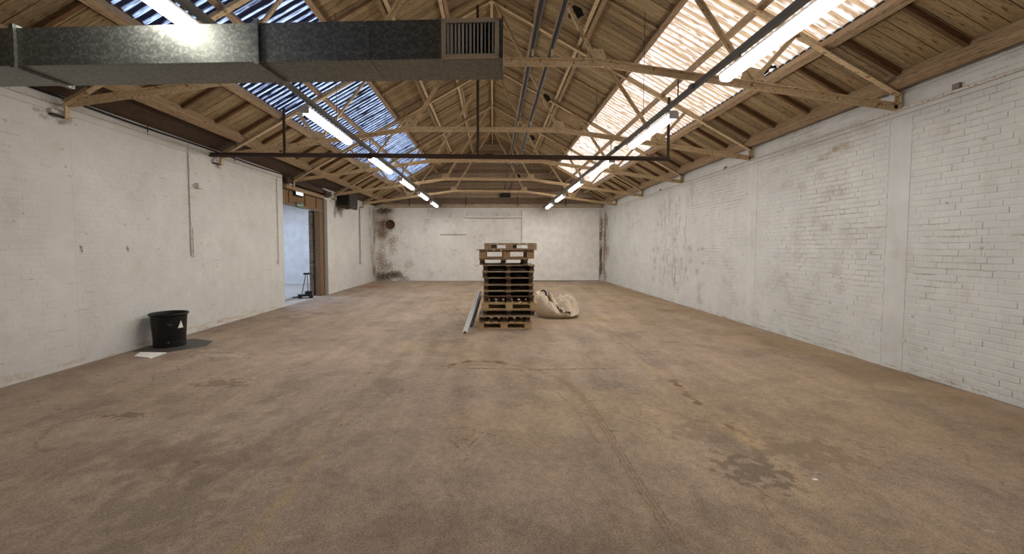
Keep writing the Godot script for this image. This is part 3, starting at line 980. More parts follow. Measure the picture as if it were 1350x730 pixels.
func build_truss(z: float, label: String) -> void:
	var t := thing("roof_truss", label, "truss", Vector3(XC, 3.36, -z), 0.0, "cream steel roof trusses")
	var V := func(d: float, y: float) -> Vector2: return Vector2(d, y - 3.36)
	var chord := func(d: float) -> Vector2: return Vector2(d, RY - SL * absf(d) - 0.17 - 3.36)
	var el := XL - XC + 0.10
	var er := XR - XC - 0.06
	angle(t, "top_chord", [Vector2(0, RY - 0.17 - 3.36), chord.call(er)], 0.10, 0.075, true)
	angle(t, "top_chord", [Vector2(0, RY - 0.17 - 3.36), chord.call(el)], 0.10, 0.075, false)
	angle(t, "tie", [V.call(el, 3.44), V.call(-1.64, 3.98), V.call(1.39, 3.96), V.call(er, 3.40)], 0.085, 0.06)
	for s in [1, -1]:
		var n1: Vector2 = V.call(1.36, 3.97) if s > 0 else V.call(-1.62, 3.99)
		var n2: Vector2 = V.call(3.36, 3.71) if s > 0 else V.call(-3.50, 3.74)
		var p1: Vector2 = chord.call(2.30 * s)
		var p2: Vector2 = chord.call(3.92 * s)
		var ap: Vector2 = chord.call(0.06 * s)
		angle(t, "strut", [n1, ap], 0.06, 0.05)
		angle(t, "strut", [p1, n2], 0.06, 0.05)
		angle(t, "strut", [n2, p2], 0.06, 0.05)
		gusset(t, [n1 + Vector2(-0.17, -0.03), n1 + Vector2(0.17, -0.03), n1 + Vector2(0.13, 0.03), n1 + Vector2(0.08, 0.17), n1 + Vector2(-0.10, 0.17)])
		gusset(t, [n2 + Vector2(-0.16, 0.0), n2 + Vector2(0.15, -0.05), n2 + Vector2(0.15, 0.16), n2 + Vector2(-0.1, 0.22)])
		gusset(t, [p1 + Vector2(-0.15, 0.10), p1 + Vector2(0.15, -0.08), p1 + Vector2(0.12, -0.16), p1 + Vector2(-0.12, -0.14)])
		var h: Vector2 = chord.call(er if s > 0 else el)
		angle(t, "end_post", [h + Vector2(-0.01 * s, 0.04), h + Vector2(-0.01 * s, -0.20)], 0.06, 0.05)
	# black bracket clamped to the strut that falls from the ridge
	var b := MB.new()
	b.extrude(PackedVector2Array([Vector2(-0.10, -0.04), Vector2(0.02, -0.07), Vector2(0.10, -0.03), Vector2(0.06, 0.06), Vector2(-0.03, 0.10), Vector2(-0.09, 0.05)]), -0.05, -0.01)
	part(t, "bracket", b.mesh(), M.black, Transform3D(Basis(), Vector3(1.10, 4.60 - 3.36, 0)), "black bracket")

func build_steel() -> void:
	var names := ["cream steel roof truss overhead, nearer than the duct", "nearest whole cream steel roof truss, just behind the galvanised duct", "second cream steel roof truss, above the dark hanging pipe", "third cream steel roof truss, over the near side of the doorway", "fourth cream steel roof truss, over the far doorway post", "farthest cream steel roof truss, next to the end gable"]
	for i in ZT.size():
		build_truss(ZT[i], names[i])
	# bearings under the left-hand ends
	for i in range(1, 6):
		var p := thing("bearing_block", "rough grey bearing block in left wall under the %s truss" % ["nearest whole", "second", "third", "fourth", "farthest"][i - 1], "block", Vector3(XL, 3.30, -ZT[i]), 0.0, "bearing blocks on the left wall")
		block(p, "pad", Vector3(0.02, 0.03, 0.0), Vector3(0.10, 0.06, 0.30), M.conduit, 0.012)
		block(p, "shim", Vector3(0.03, -0.012, 0.03), Vector3(0.06, 0.02, 0.20), M.soot, 0.004)

# ------------------------------------------------------------------ lights
func batten(x: float, y: float, z: float, label: String) -> void:
	var t := thing("fluorescent_light", label, "light", Vector3(x, y, -z), 0.0, "fluorescent battens in two rows")
	var L := 1.74
	var sec := PackedVector2Array()
	for i in 9:
		var a := PI + PI * i / 8.0
		sec.append(Vector2(0.062 * cos(a), -0.012 + 0.045 * sin(a)))
	sec.append(Vector2(0.062, 0.012))
	sec.append(Vector2(-0.062, 0.012))
	var b := MB.new()
	b.extrude(sec, -L / 2.0 + 0.03, L / 2.0 - 0.03)
	part(t, "diffuser", b.mesh(), M.lamp, Transform3D(), "glowing opal diffuser")
	block(t, "spine", Vector3(0, 0.032, 0), Vector3(0.10, 0.038, L), M.housing, 0.006)
	for s in [-1, 1]:
		block(t, "end_cap", Vector3(0, -0.012, s * (L / 2.0 - 0.014)), Vector3(0.13, 0.085, 0.028), M.housing, 0.01)
		pipe(t, "hook", [Vector3(0, 0.05, s * 0.6), Vector3(0, 0.116, s * 0.6)], 0.006, M.black, 6)
	# the glowing face below and the two glowing flanks
	for q in [[0.0, 1.0, 0.12], [-1.0, SIDE_SHARE, 0.05], [1.0, SIDE_SHARE, 0.05]]:
		var a := AreaLight3D.new()
		a.name = "lamp"
		a.light_color = Color(1.0, 0.98, 0.945)
		a.light_energy = LAMP_ENERGY * (q[1] as float)
		a.area_size = Vector2(q[2], L - 0.08)
		a.area_range = 40.0
		a.area_attenuation = 2.0
		a.shadow_enabled = true
		var sd: float = q[0]
		a.rotation = Vector3(-PI / 2, 0, 0) if sd == 0.0 else Vector3(0, 0, 0)
		if sd != 0.0:
			var out := Vector3(sd, 0.35, 0).normalized()
			a.basis = Basis(Vector3(0, 0, 1).cross(out).normalized() * -1.0, Vector3(0, 0, 1), -out).orthonormalized()
			if a.basis.determinant() < 0.0:
				a.basis = Basis(-a.basis.x, a.basis.y, a.basis.z)
			a.position = Vector3(sd * 0.072, 0.0, 0)
		else:
			a.position.y = -0.064
		t.add_child(a, true)

const SIDE_SHARE := 0.32
const LZ := [3.58, 6.53, 9.45, 12.30, 15.15, 17.95]
const LAMP_ENERGY := 3.4

func build_lights() -> void:
	var far := ["farthest", "second", "third", "fourth", "fifth", "sixth", "seventh"]
	for side in [-1, 1]:
		var x := 2.40 if side > 0 else -2.50
		var row := "right-hand row" if side > 0 else "left-hand row"
		var y := 3.36 if side > 0 else 3.43
		for i in range(0, 6):
			var z: float = LZ[i]
			var k := 5 - i
			var lab := "farthest fluorescent batten in the %s, by the end wall" % row if k == 0 else "%s fluorescent batten from the end wall in the %s" % [far[k], row]
			batten(x, y, z, lab)
		if side < 0:
			batten(-8.9, 3.36, 15.4, "added unseen fluorescent batten brightening the side room beyond the doorway")  # added lamp out of view, makes the side-room wall paler
		var t := thing("cable_trunking", "grey steel trunking carrying the %s of fluorescent battens" % row, "trunking", Vector3(x, y + 0.15, -8.2))
		block(t, "channel", Vector3(0, 0, -0.6), Vector3(0.055, 0.062, 23.0), M.trunk, 0.004)
		for z in ZT:
			var ty := 3.36 + (3.88 - y - 0.15 - 3.36)
			pipe(t, "hanger_rod", [Vector3(0.0, 0.02, 8.2 - z - 0.03), Vector3(0.0, 3.87 - y - 0.15, 8.2 - z - 0.03)], 0.008, M.black, 6)
			if z > 3.0 and z < 15.0:
				pipe(t, "sag_rod", [Vector3(0.0, 0.03, 8.2 - z - 1.3), Vector3(0.0, roof_y(x) - 0.02 - y - 0.15, 8.2 - z - 1.3)], 0.004, M.black, 5)
		for z in [3.2, 5.1, 8.2]:
			block(t, "junction_box", Vector3(-0.045, -0.01, 8.2 - z), Vector3(0.035, 0.07, 0.09), M.trunk, 0.004)

# ------------------------------------------------------------------ roof services
func build_duct() -> void:
	var d := thing("ventilation_duct", "galvanised rectangular duct with end grille crossing near the ceiling", "duct", Vector3(0.07, 2.965, -3.10), deg_to_rad(-2.1))
	var H := 0.275
	var W := 0.39
	# local x runs left from the end; -z is away
	var cuts := [0.0, -0.97, -1.80, -5.66]
	for i in 3:
		var a: float = cuts[i]
		var b: float = cuts[i + 1]
		var m := MB.new()
		var th := 0.004
		var mid := (a + b) / 2.0
		var ln := a - b
		if i == 0:
			# front panel leaves the grille opening free
			m.box(Transform3D(Basis(), Vector3((-0.44 + b) / 2.0, H / 2.0, 0)), Vector3(-0.44 - b, H, th))
			m.box(Transform3D(Basis(), Vector3(-0.02, H / 2.0, 0)), Vector3(0.04, H, th))
			m.box(Transform3D(Basis(), Vector3(-0.24, 0.015, 0)), Vector3(0.40, 0.03, th))
			m.box(Transform3D(Basis(), Vector3(-0.24, H - 0.015, 0)), Vector3(0.40, 0.03, th))
			m.box(Transform3D(Basis(), Vector3(0, H / 2.0, -W / 2.0)), Vector3(th, H, W))
		else:
			m.box(Transform3D(Basis(), Vector3(mid, H / 2.0, 0)), Vector3(ln, H, th))
		m.box(Transform3D(Basis(), Vector3(mid, H / 2.0, -W)), Vector3(ln, H, th))
		m.box(Transform3D(Basis(), Vector3(mid, 0, -W / 2.0)), Vector3(ln, th, W))
		m.box(Transform3D(Basis(), Vector3(mid, H, -W / 2.0)), Vector3(ln, th, W))
		part(d, "duct_section", m.mesh(), M.galv)
	for f in [[-1.80, 0.035, 0.022], [-0.97, 0.006, 0.003], [-0.003, 0.012, 0.010], [-3.66, 0.035, 0.022]]:
		var m := MB.new()
		var x: float = f[0]
		var e: float = f[2]
		var th: float = f[1]
		m.box(Transform3D(Basis(), Vector3(x, -e / 2.0, -W / 2.0)), Vector3(th, e + 0.004, W + 2.0 * e))
		m.box(Transform3D(Basis(), Vector3(x, H + e / 2.0, -W / 2.0)), Vector3(th, e + 0.004, W + 2.0 * e))
		m.box(Transform3D(Basis(), Vector3(x, H / 2.0, e / 2.0)), Vector3(th, H + 2.0 * e, e + 0.004))
		m.box(Transform3D(Basis(), Vector3(x, H / 2.0, -W - e / 2.0)), Vector3(th, H + 2.0 * e, e + 0.004))
		part(d, "joint_flange", m.mesh(), M.galv)
	# grille
	var g := Node3D.new()
	g.name = "grille"
	d.add_child(g)
	g.position = Vector3(-0.235, H / 2.0, 0.006)
	var fr := MB.new()
	for s in [-1, 1]:
		fr.box(Transform3D(Basis(), Vector3(0, s * 0.125, 0)), Vector3(0.415, 0.028, 0.014), 0.002)
		fr.box(Transform3D(Basis(), Vector3(s * 0.192, 0, 0)), Vector3(0.031, 0.277, 0.014), 0.002)
	part(g, "frame", fr.mesh(), M.grille)
	for i in 13:
		var x := -0.162 + 0.027 * i
		part(g, "blade", cbox(Vector3(0.0035, 0.222, 0.020), 0.0), M.blade, Transform3D(Basis(Vector3.UP, 1.15 - 0.07 * i + 0.25 * sin(i * 2.3)), Vector3(x, 0, -0.012)))

func build_services() -> void:
	# dark pipe hung across the second truss
	var p := thing("hanging_pipe", "dark brown steel pipe hung level across the second truss", "pipe", Vector3(0, 3.40, -8.42))
	pipe(p, "barrel", [Vector3(XL + 0.02, 0.03, 0), Vector3(-2, 0.01, 0), Vector3(3.48, -0.05, 0)], 0.045, M.dark_pipe, 12)
	for h in [[-4.12, 0.95], [-0.30, 2.9], [3.46, 1.15]]:
		var x: float = h[0]
		block(p, "hanger_strap", Vector3(x, (h[1] as float) / 2.0, 0.0), Vector3(0.05, h[1], 0.03), M.dark_pipe, 0.004)
	var col := MB.new()
	col.tube([Vector3(-0.16, 0.0, 0), Vector3(0.0, 0.0, 0)], 0.055, 12)
	part(p, "coupling", col.mesh(), M.dark_pipe)
	# radiant heater tubes under the ridge
	var h := thing("heater_tube", "long black radiant heater tube on the left of the ridge pair", "heater", Vector3(0.51, 4.17, -6.3), 0.0, "pair of radiant heater tubes")
	var h2 := thing("heater_tube", "long black radiant heater tube on the right of the ridge pair", "heater", Vector3(0.76, 4.17, -6.3), 0.0, "pair of radiant heater tubes")
	for q in [h, h2]:
		pipe(q, "barrel", [Vector3(0, 0, 7.0), Vector3(0, 0, -7.0)], 0.036, M.tube_dark, 12)
		block(q, "rim", Vector3(-0.036, -0.012, 0), Vector3(0.010, 0.03, 14.0), M.tube_rim, 0.002)
		pipe(q, "end_cap", [Vector3(0, 0, -6.98), Vector3(0, 0, -7.06)], 0.055, M.black, 12)
		pipe(q, "flue", [Vector3(0, 0, -7.06), Vector3(-0.02, -0.05, -13.62)], 0.022, M.tube_dark, 8)
		for z in ZT:
			if z < 14.0:
				block(q, "saddle", Vector3(0, -0.06, 6.3 - z), Vector3(0.03, 0.09, 0.04), M.steel, 0.003)
	var vb := thing("vent_box", "small dark flue box on the gable at the tube ends", "vent", Vector3(0.58, 3.95, -ZF + 0.1))
	block(vb, "body", Vector3(0, 0.10, 0), Vector3(0.5, 0.16, 0.16), M.black_matt, 0.01)
	for i in 4:
		block(vb, "fin", Vector3(-0.18 + 0.12 * i, 0.10, 0.085), Vector3(0.03, 0.18, 0.02), M.soot, 0.002)
	# conduit over the end wall
	var c := thing("end_conduit", "thin black conduit with drops across the top of the end wall", "conduit", Vector3(0, 3.74, -ZF + 0.13))
	pipe(c, "run", [Vector3(-4.7, -0.01, 0), Vector3(4.6, -0.02, 0)], 0.016, M.black, 6)
	for x in [-3.95, -1.29, 1.15, 3.43]:
		pipe(c, "drop", [Vector3(x, 0.28, 0.02), Vector3(x, -0.20, 0.02)], 0.018, M.black, 6)
	# right wall conduit
	var r := thing("wall_conduit", "cream conduit along the top of the right wall", "conduit", Vector3(XR - 0.035, 3.37, 0))
	pipe(r, "run", [Vector3(0, 0, -1.5), Vector3(0, 0, -ZF + 0.1)], 0.019, M.conduit, 8)
	for i in 12:
		block(r, "saddle", Vector3(0.006, 0, -3.4 - 1.35 * i), Vector3(0.03, 0.032, 0.025), M.conduit, 0.003)
	for q in [[4.85, 0.05], [9.6, 0.02], [13.3, 0.03]]:
		block(r, "junction_box", Vector3(0.0, q[1], -(q[0] as float)), Vector3(0.04, 0.06, 0.08), M.padstone, 0.005)
	# left wall conduits and cables
	var cb := thing("black_cable", "thin black cable strung along the top of the left wall", "cable", Vector3(XL + 0.05, 3.535, 0))
	var pts := []
	for i in 60:
		var z := 1.0 + i * 0.175
		pts.append(Vector3(0.01 * sin(z * 2.1), 0.012 * sin(z * 1.7) - 0.02 * absf(sin(z * 0.55)), -z))
	pipe(cb, "run", pts, 0.015, M.black, 6)
	for z in [4.6, 6.9, 9.2]:
		block(cb, "clip", Vector3(-0.012, -0.05, -z), Vector3(0.012, 0.14, 0.012), M.black, 0.002)
	var lc := thing("wall_conduit", "pale conduit running level just under the black cable", "conduit", Vector3(XL + 0.032, 3.44, 0))
	pipe(lc, "run", [Vector3(0, 0, -1.0), Vector3(0, 0.0, -11.2)], 0.016, M.conduit, 8)
	var v1 := thing("conduit_drop", "twin white conduit dropping down the left wall above the bin", "conduit", Vector3(XL + 0.02, 1.42, -7.83))
	pipe(v1, "conduit", [Vector3(0, 0.02, -0.0), Vector3(0, 2.08, 0.0)], 0.013, M.conduit, 8)
	pipe(v1, "conduit", [Vector3(0, 0.0, -0.05), Vector3(0, 0.55, -0.05)], 0.011, M.conduit, 8)
	for y in [0.25, 0.75, 1.3, 1.95]:
		block(v1, "saddle", Vector3(-0.004, y, -0.02), Vector3(0.03, 0.02, 0.09), M.conduit, 0.003)
	var sn := thing("sensor_box", "small white sensor box beside the twin wall conduit", "sensor", Vector3(XL, 2.72, -8.04))
	block(sn, "case", Vector3(0.045, 0.045, 0), Vector3(0.09, 0.10, 0.12), M.white_box, 0.012)
	block(sn, "bracket", Vector3(0.01, 0.045, 0.07), Vector3(0.03, 0.05, 0.06), M.conduit, 0.004)
	var v2 := thing("conduit_drop", "single white conduit with switch box just before the doorway", "conduit", Vector3(XL + 0.02, 1.18, -11.0))
	pipe(v2, "conduit", [Vector3(0, 0.1, 0), Vector3(0, 2.2, 0)], 0.012, M.conduit, 8)
	block(v2, "switch_box", Vector3(0.005, 0.05, 0), Vector3(0.05, 0.10, 0.10), M.white_box, 0.006)
	for y in [0.7, 1.5]:
		block(v2, "saddle", Vector3(-0.004, y, 0), Vector3(0.03, 0.02, 0.05), M.conduit, 0.003)
	# unit heater and downpipe past the doorway
	var u := thing("unit_heater", "dark sooty box heater high on wall beyond the doorway", "heater", Vector3(XL + 0.01, 3.02, -15.50))
	var ub := MB.new()
	ub.extrude(PackedVector2Array([Vector2(0, 0.04), Vector2(0.12, 0.0), Vector2(0.30, 0.03), Vector2(0.46, -0.03), Vector2(0.52, 0.02), Vector2(0.52, 0.46), Vector2(0.0, 0.46)]), -0.42, 0.42)
	part(u, "case", ub.mesh(), M.soot)
	block(u, "front_panel", Vector3(0.27, 0.25, 0.425), Vector3(0.40, 0.34, 0.012), M.black_matt, 0.004)
	for i in 5:
		block(u, "louvre", Vector3(0.525, 0.12 + i * 0.07, 0.0), Vector3(0.012, 0.03, 0.7), M.black_matt, 0.003)
	block(u, "hanger", Vector3(0.1, 0.55, 0.3), Vector3(0.03, 0.22, 0.03), M.soot, 0.003)
	var dp := thing("downpipe", "grey downpipe ending above floor beyond the box heater", "pipe", Vector3(XL + 0.055, 0.9, -17.75))
	pipe(dp, "pipe", [Vector3(0, 0.0, 0), Vector3(0, 2.32, 0)], 0.048, M.conduit, 12)
	for y in [0.05, 1.2, 2.2]:
		pipe(dp, "collar", [Vector3(0, y, 0), Vector3(0, y + 0.06, 0)], 0.056, M.conduit, 12)

# ------------------------------------------------------------------ doorway
func build_door() -> void:
	var d := setting("door_1", "timber-framed side doorway with boarded header panel")
	var z0 := 11.32
	var z1 := 14.0
	block(d, "header_panel", Vector3(XL - 0.06, 2.98, -(z0 + z1) / 2.0), Vector3(0.04, 0.40, z1 - z0), M.door_wood, 0.003)
	for z in [11.75, 12.75, 13.55]:
		block(d, "batten", Vector3(XL - 0.025, 2.98, -z), Vector3(0.03, 0.40, 0.07), M.door_wood, 0.004)
	timber(d, "header_rail", Vector3(XL - 0.04, 2.80, -z0), Vector3(XL - 0.04, 2.80, -z1), 0.07, 0.09, M.door_post)
	timber(d, "beam", Vector3(XL + 0.03, 3.24, -z0 - 0.05), Vector3(XL + 0.03, 3.24, -z1 + 0.1), 0.10, 0.12, M.purlin)
	timber(d, "beam", Vector3(XL + 0.06, 3.42, -z0 - 0.05), Vector3(XL + 0.06, 3.42, -z1 + 0.1), 0.14, 0.10, M.plate)
	block(d, "post", Vector3(XL - 0.09, 1.4, -13.86), Vector3(0.14, 2.8, 0.20), M.door_wood, 0.006)
	block(d, "post", Vector3(XL - 0.35, 1.4, -13.90), Vector3(0.13, 2.8, 0.16), M.door_post, 0.006)
	block(d, "pier", Vector3(XL + 0.0, 1.6, -14.13), Vector3(0.07, 3.2, 0.24), M.padstone, 0.01)
	block(d, "threshold", Vector3(XL - 0.21, 0.002, -12.67), Vector3(0.42, 0.012, 2.68), M.plain_floor, 0.002)
	var b := thing("bearing_beam_end", "dark timber beam end above the far doorway post", "beam", Vector3(XL, 3.30, -14.05))
	block(b, "beam", Vector3(0.08, 0.08, 0), Vector3(0.18, 0.15, 0.5), M.plate, 0.01)
	block(b, "packing", Vector3(0.06, -0.01, 0), Vector3(0.12, 0.05, 0.4), M.soot, 0.006)
	var e := thing("exit_sign", "lit white exit sign on the brown panel over the doorway", "sign", Vector3(XL - 0.0, 3.08, -12.22), PI / 2)
	block(e, "case", Vector3(0, 0.10, 0.02), Vector3(0.50, 0.23, 0.05), M.black_matt, 0.006)
	var q := MB.new()
	q.quad(Vector3(-0.22, 0.02, 0.047), Vector3(0.22, 0.02, 0.047), Vector3(0.22, 0.18, 0.047), Vector3(-0.22, 0.18, 0.047))
	part(e, "lit_face", q.mesh(), M.exit_lit)
	var a := AreaLight3D.new()
	a.name = "lamp"
	a.light_color = Color(0.9, 0.96, 1.0)
	a.light_energy = 0.03
	a.area_size = Vector2(0.44, 0.16)
	a.area_range = 20.0
	a.area_attenuation = 2.0
	a.shadow_enabled = true
	a.position = Vector3(0, 0.10, 0.05)
	a.rotation.y = PI
	e.add_child(a)
	var g := thing("exit_sign", "unlit green exit sign hanging below the lit sign", "sign", Vector3(XL + 0.02, 2.74, -12.30), PI / 2)
	block(g, "panel", Vector3(0, 0.075, 0), Vector3(0.46, 0.15, 0.012), M.exit_green, 0.0)
	var gq := MB.new()
	gq.quad(Vector3(-0.22, 0.005, 0.008), Vector3(0.22, 0.005, 0.008), Vector3(0.22, 0.145, 0.008), Vector3(-0.22, 0.145, 0.008))
	part(g, "printed_face", gq.mesh(), M.exit_green)
	# hand trolley left in the opening
	var t := thing("hand_trolley", "black hand trolley with T-handle parked against the doorway post", "trolley", Vector3(-5.92, 0.0, -13.30), 0.5)
	block(t, "handle_bar", Vector3(0.03, 0.76, -0.12), Vector3(0.20, 0.06, 0.05), M.black, 0.012)
	pipe(t, "pole", [Vector3(0.0, 0.72, -0.12), Vector3(-0.13, 0.15, 0.02)], 0.012, M.black, 8)
	pipe(t, "pole", [Vector3(0.05, 0.72, -0.12), Vector3(0.05, 0.1, 0.0)], 0.014, M.trunk, 8)
	block(t, "deck", Vector3(-0.05, 0.10, 0.08), Vector3(0.40, 0.05, 0.34), M.black_matt, 0.01)
	block(t, "fork", Vector3(-0.28, 0.05, 0.10), Vector3(0.26, 0.035, 0.08), M.black_matt, 0.006)
	block(t, "motor", Vector3(0.06, 0.17, 0.02), Vector3(0.20, 0.10, 0.18), M.black, 0.02)
	for s in [[-0.2, 0.24], [0.12, 0.24], [-0.2, -0.06], [0.12, -0.06]]:
		pipe(t, "wheel", [Vector3(s[0], 0.055, (s[1] as float) - 0.02), Vector3(s[0], 0.055, (s[1] as float) + 0.02)], 0.055, M.black, 14)

# ------------------------------------------------------------------ end wall fittings
func build_end_wall() -> void:
	var p := thing("lining_board", "large smooth white lining board on the right of the end wall", "board", Vector3(1.37, 0.0, -ZF + 0.05))
	for i in 3:
		block(p, "sheet", Vector3(0.615 + 1.23 * i, 1.675, 0), Vector3(1.228, 3.31, 0.08), M.board_white, 0.003)
	block(p, "skirting_batten", Vector3(1.85, 0.012, 0.0), Vector3(3.69, 0.024, 0.09), M.soot, 0.003)
	var s := thing("cable_shelf", "white timber ledge high on the end wall beside the lining board", "shelf", Vector3(0.0, 2.98, -ZF + 0.10))
	block(s, "ledge", Vector3(0, 0.06, 0), Vector3(2.72, 0.09, 0.17), M.board_white, 0.006)
	for x in [-1.25, -0.55, 0.2, 0.75]:
		block(s, "bracket", Vector3(x, 0.19, -0.05), Vector3(0.03, 0.18, 0.05), M.conduit, 0.004)
	var b := thing("wall_batten", "thin grey batten fixed level on the left of the end wall", "batten", Vector3(-1.9, 2.21, -ZF + 0.02))
	block(b, "strip", Vector3.ZERO, Vector3(1.27, 0.03, 0.03), M.padstone, 0.004)
	var st := thing("pipe_stub", "brown flue stub with white rim on left of end wall", "pipe", Vector3(-4.88, 2.68, -ZF + 0.016))
	var l := MB.new()
	var turn := Transform3D(Basis(Vector3.RIGHT, PI / 2) * Basis(), Vector3.ZERO)
	l.lathe([Vector2(0.0, 0.02), Vector2(0.20, 0.02), Vector2(0.21, 0.14), Vector2(0.23, 0.14), Vector2(0.23, 0.0)], 24, turn)
	part(st, "stub", l.mesh(), M.rafter)
	var ring := MB.new()
	var rp := []
	for i in 25:
		var a := TAU * i / 24.0
		rp.append(Vector3(0.245 * cos(a), 0.245 * sin(a), 0.12))
	ring.tube(rp, 0.018, 8, false)
	part(st, "rim", ring.mesh(), M.white_box)

# ------------------------------------------------------------------ pallets
# style A: deck boards along x; style B: deck boards along z over cross boards along x
func pallet(y: float, x0: float, x1: float, h: float, dep: float, zf: float, style: String, wood: Material, label: String, turn := 0.0, inner: Material = null, open := false) -> void:
	var w := x1 - x0
	var t := thing("pallet", label, "pallet", Vector3((x0 + x1) / 2.0, y, -zf - dep / 2.0), turn, "pallets in the stack")
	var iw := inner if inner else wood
	var bt := 0.018
	if style == "A":
		for i in 7:
			var bw := 0.10 if i % 3 else 0.12
			var z := dep / 2.0 - bw / 2.0 - i * (dep - 0.12) / 6.0 * 0.995
			block(t, "deck_board", Vector3(rng.randf_range(-.004, .004), h - bt / 2.0, z), Vector3(w, bt, bw), wood, 0.002)
		if not open:
			for zz in [-0.1, -dep / 2.0 + 0.03]:
				block(t, "bearer", Vector3(0, (h - bt) / 2.0, zz), Vector3(w - 0.02, h - bt * 3.0, 0.04), iw, 0.002)
		for s in [-1, 0, 1]:
			var x: float = s * (w / 2.0 - 0.05)
			block(t, "stringer", Vector3(x, h - bt * 1.5, 0), Vector3(0.095, bt, dep), iw, 0.002)
			for k in [-1, 0, 1]:
				block(t, "block", Vector3(x, (h - bt * 2.0 + bt) / 2.0, k * (dep / 2.0 - 0.16)), Vector3(0.085, h - bt * 3.0, 0.13), iw, 0.003)
			block(t, "bottom_board", Vector3(x, bt / 2.0, 0), Vector3(0.095, bt, dep), iw, 0.002)
	else:
		for i in 7:
			var bw := 0.10 if i % 3 else 0.13
			var x := -w / 2.0 + bw / 2.0 + i * (w - 0.13) / 6.0
			block(t, "deck_board", Vector3(x, h - bt / 2.0, 0), Vector3(bw, bt, dep), wood, 0.002)
		for k in [-1, 0, 1]:
			var z: float = k * (dep / 2.0 - 0.05)
			block(t, "stringer", Vector3(0, h - bt * 1.5, z), Vector3(w, bt, 0.098), wood, 0.002)
			for s in [-1, 0, 1]:
				block(t, "block", Vector3(s * (w / 2.0 - 0.07), (h - bt) / 2.0, z), Vector3(0.138, h - bt * 3.0, 0.094), wood, 0.003)
			block(t, "bottom_board", Vector3(0, bt / 2.0, z), Vector3(w, bt, 0.098), wood, 0.002)

func build_stack() -> void:
	var g: Material = M.pallet_grey
	var k: Material = M.pallet_dark_shaded
	var rows := [
		[-.32, .76, .140, "B", M.pallet_light, "pale wooden pallet on the floor at bottom of stack", null],
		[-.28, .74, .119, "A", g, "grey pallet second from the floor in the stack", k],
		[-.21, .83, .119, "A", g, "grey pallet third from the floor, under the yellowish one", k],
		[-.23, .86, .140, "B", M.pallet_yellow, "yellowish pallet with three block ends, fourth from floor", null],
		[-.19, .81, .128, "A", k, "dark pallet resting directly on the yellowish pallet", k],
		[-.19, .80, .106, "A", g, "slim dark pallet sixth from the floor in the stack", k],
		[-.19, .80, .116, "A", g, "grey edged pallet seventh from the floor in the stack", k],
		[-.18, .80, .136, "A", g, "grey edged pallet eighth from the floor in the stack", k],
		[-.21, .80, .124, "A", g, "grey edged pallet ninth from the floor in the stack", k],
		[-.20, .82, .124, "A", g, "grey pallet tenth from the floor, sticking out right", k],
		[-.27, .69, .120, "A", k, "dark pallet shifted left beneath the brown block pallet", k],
		[-.27, .80, .166, "B", M.pallet_brown, "brown pallet with three block ends, under the thin sheet", null],
	]
	var y := 0.0
	for r in rows:
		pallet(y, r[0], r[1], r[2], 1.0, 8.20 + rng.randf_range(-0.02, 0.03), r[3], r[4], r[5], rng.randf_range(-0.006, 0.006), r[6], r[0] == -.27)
		y += r[2] + 0.0008
	var s := thing("plywood_sheet", "thin wooden sheet lying under the topmost pallet", "sheet", Vector3(0.26, y, -8.72))
	block(s, "panel", Vector3(0, 0.008, 0), Vector3(1.18, 0.014, 1.12), M.ply, 0.002)
	y += 0.016
	pallet(y, -0.12, 0.88, 0.122, 0.80, 8.30, "B", M.pallet_grey, "topmost pallet, turned askew on the stack", deg_to_rad(-9.0))
	var h := thing("wire_handle", "small bent wire handle standing on the topmost pallet", "handle", Vector3(0.25, y + 0.122, -8.65))
	pipe(h, "wire", [Vector3(-0.12, 0.0, 0), Vector3(-0.12, 0.05, 0), Vector3(-0.10, 0.062, 0), Vector3(0.10, 0.062, 0), Vector3(0.12, 0.05, 0), Vector3(0.12, 0.0, 0)], 0.006, M.conduit, 6)
	# metal lengths leaning on the left of the stack
	for q in [[Vector3(-0.52, 0.035, -7.68), Vector3(-0.285, 0.66, -8.85), 0.075, "white metal channel leaning against the left of the stack", M.galv_rail], [Vector3(-0.43, 0.03, -8.30), Vector3(-0.272, 0.55, -8.95), 0.05, "short grey metal tube leaning behind the white channel", M.trunk]]:
		var a: Vector3 = q[0]
		var b: Vector3 = q[1]
		var t := thing("metal_channel", q[3], "channel", a)
		var m := MB.new()
		var w: float = q[2]
		var poly := PackedVector2Array([Vector2(-w / 2, -0.02), Vector2(w / 2, -0.02), Vector2(w / 2, 0.025), Vector2(w / 2 - 0.005, 0.025), Vector2(w / 2 - 0.005, -0.014), Vector2(-w / 2 + 0.005, -0.014), Vector2(-w / 2 + 0.005, 0.025), Vector2(-w / 2, 0.025)])
		var dir := (b - a).normalized()
		var sx := dir.cross(Vector3(-0.55, 0.8, 0.3)).normalized()
		var bas := Basis(sx, dir.cross(sx).normalized() * -1.0, -dir)
		if bas.determinant() < 0:
			bas = Basis(-sx, bas.y, bas.z)
		m.extrude(poly, -a.distance_to(b), 0.0, Transform3D(bas, Vector3.ZERO))
		part(t, "channel", m.mesh(), q[4])
		m = MB.new()
		m.box(Transform3D(bas, dir * 0.01), Vector3(w - 0.012, 0.03, 0.02), 0.002)
		part(t, "end_plug", m.mesh(), M.black)

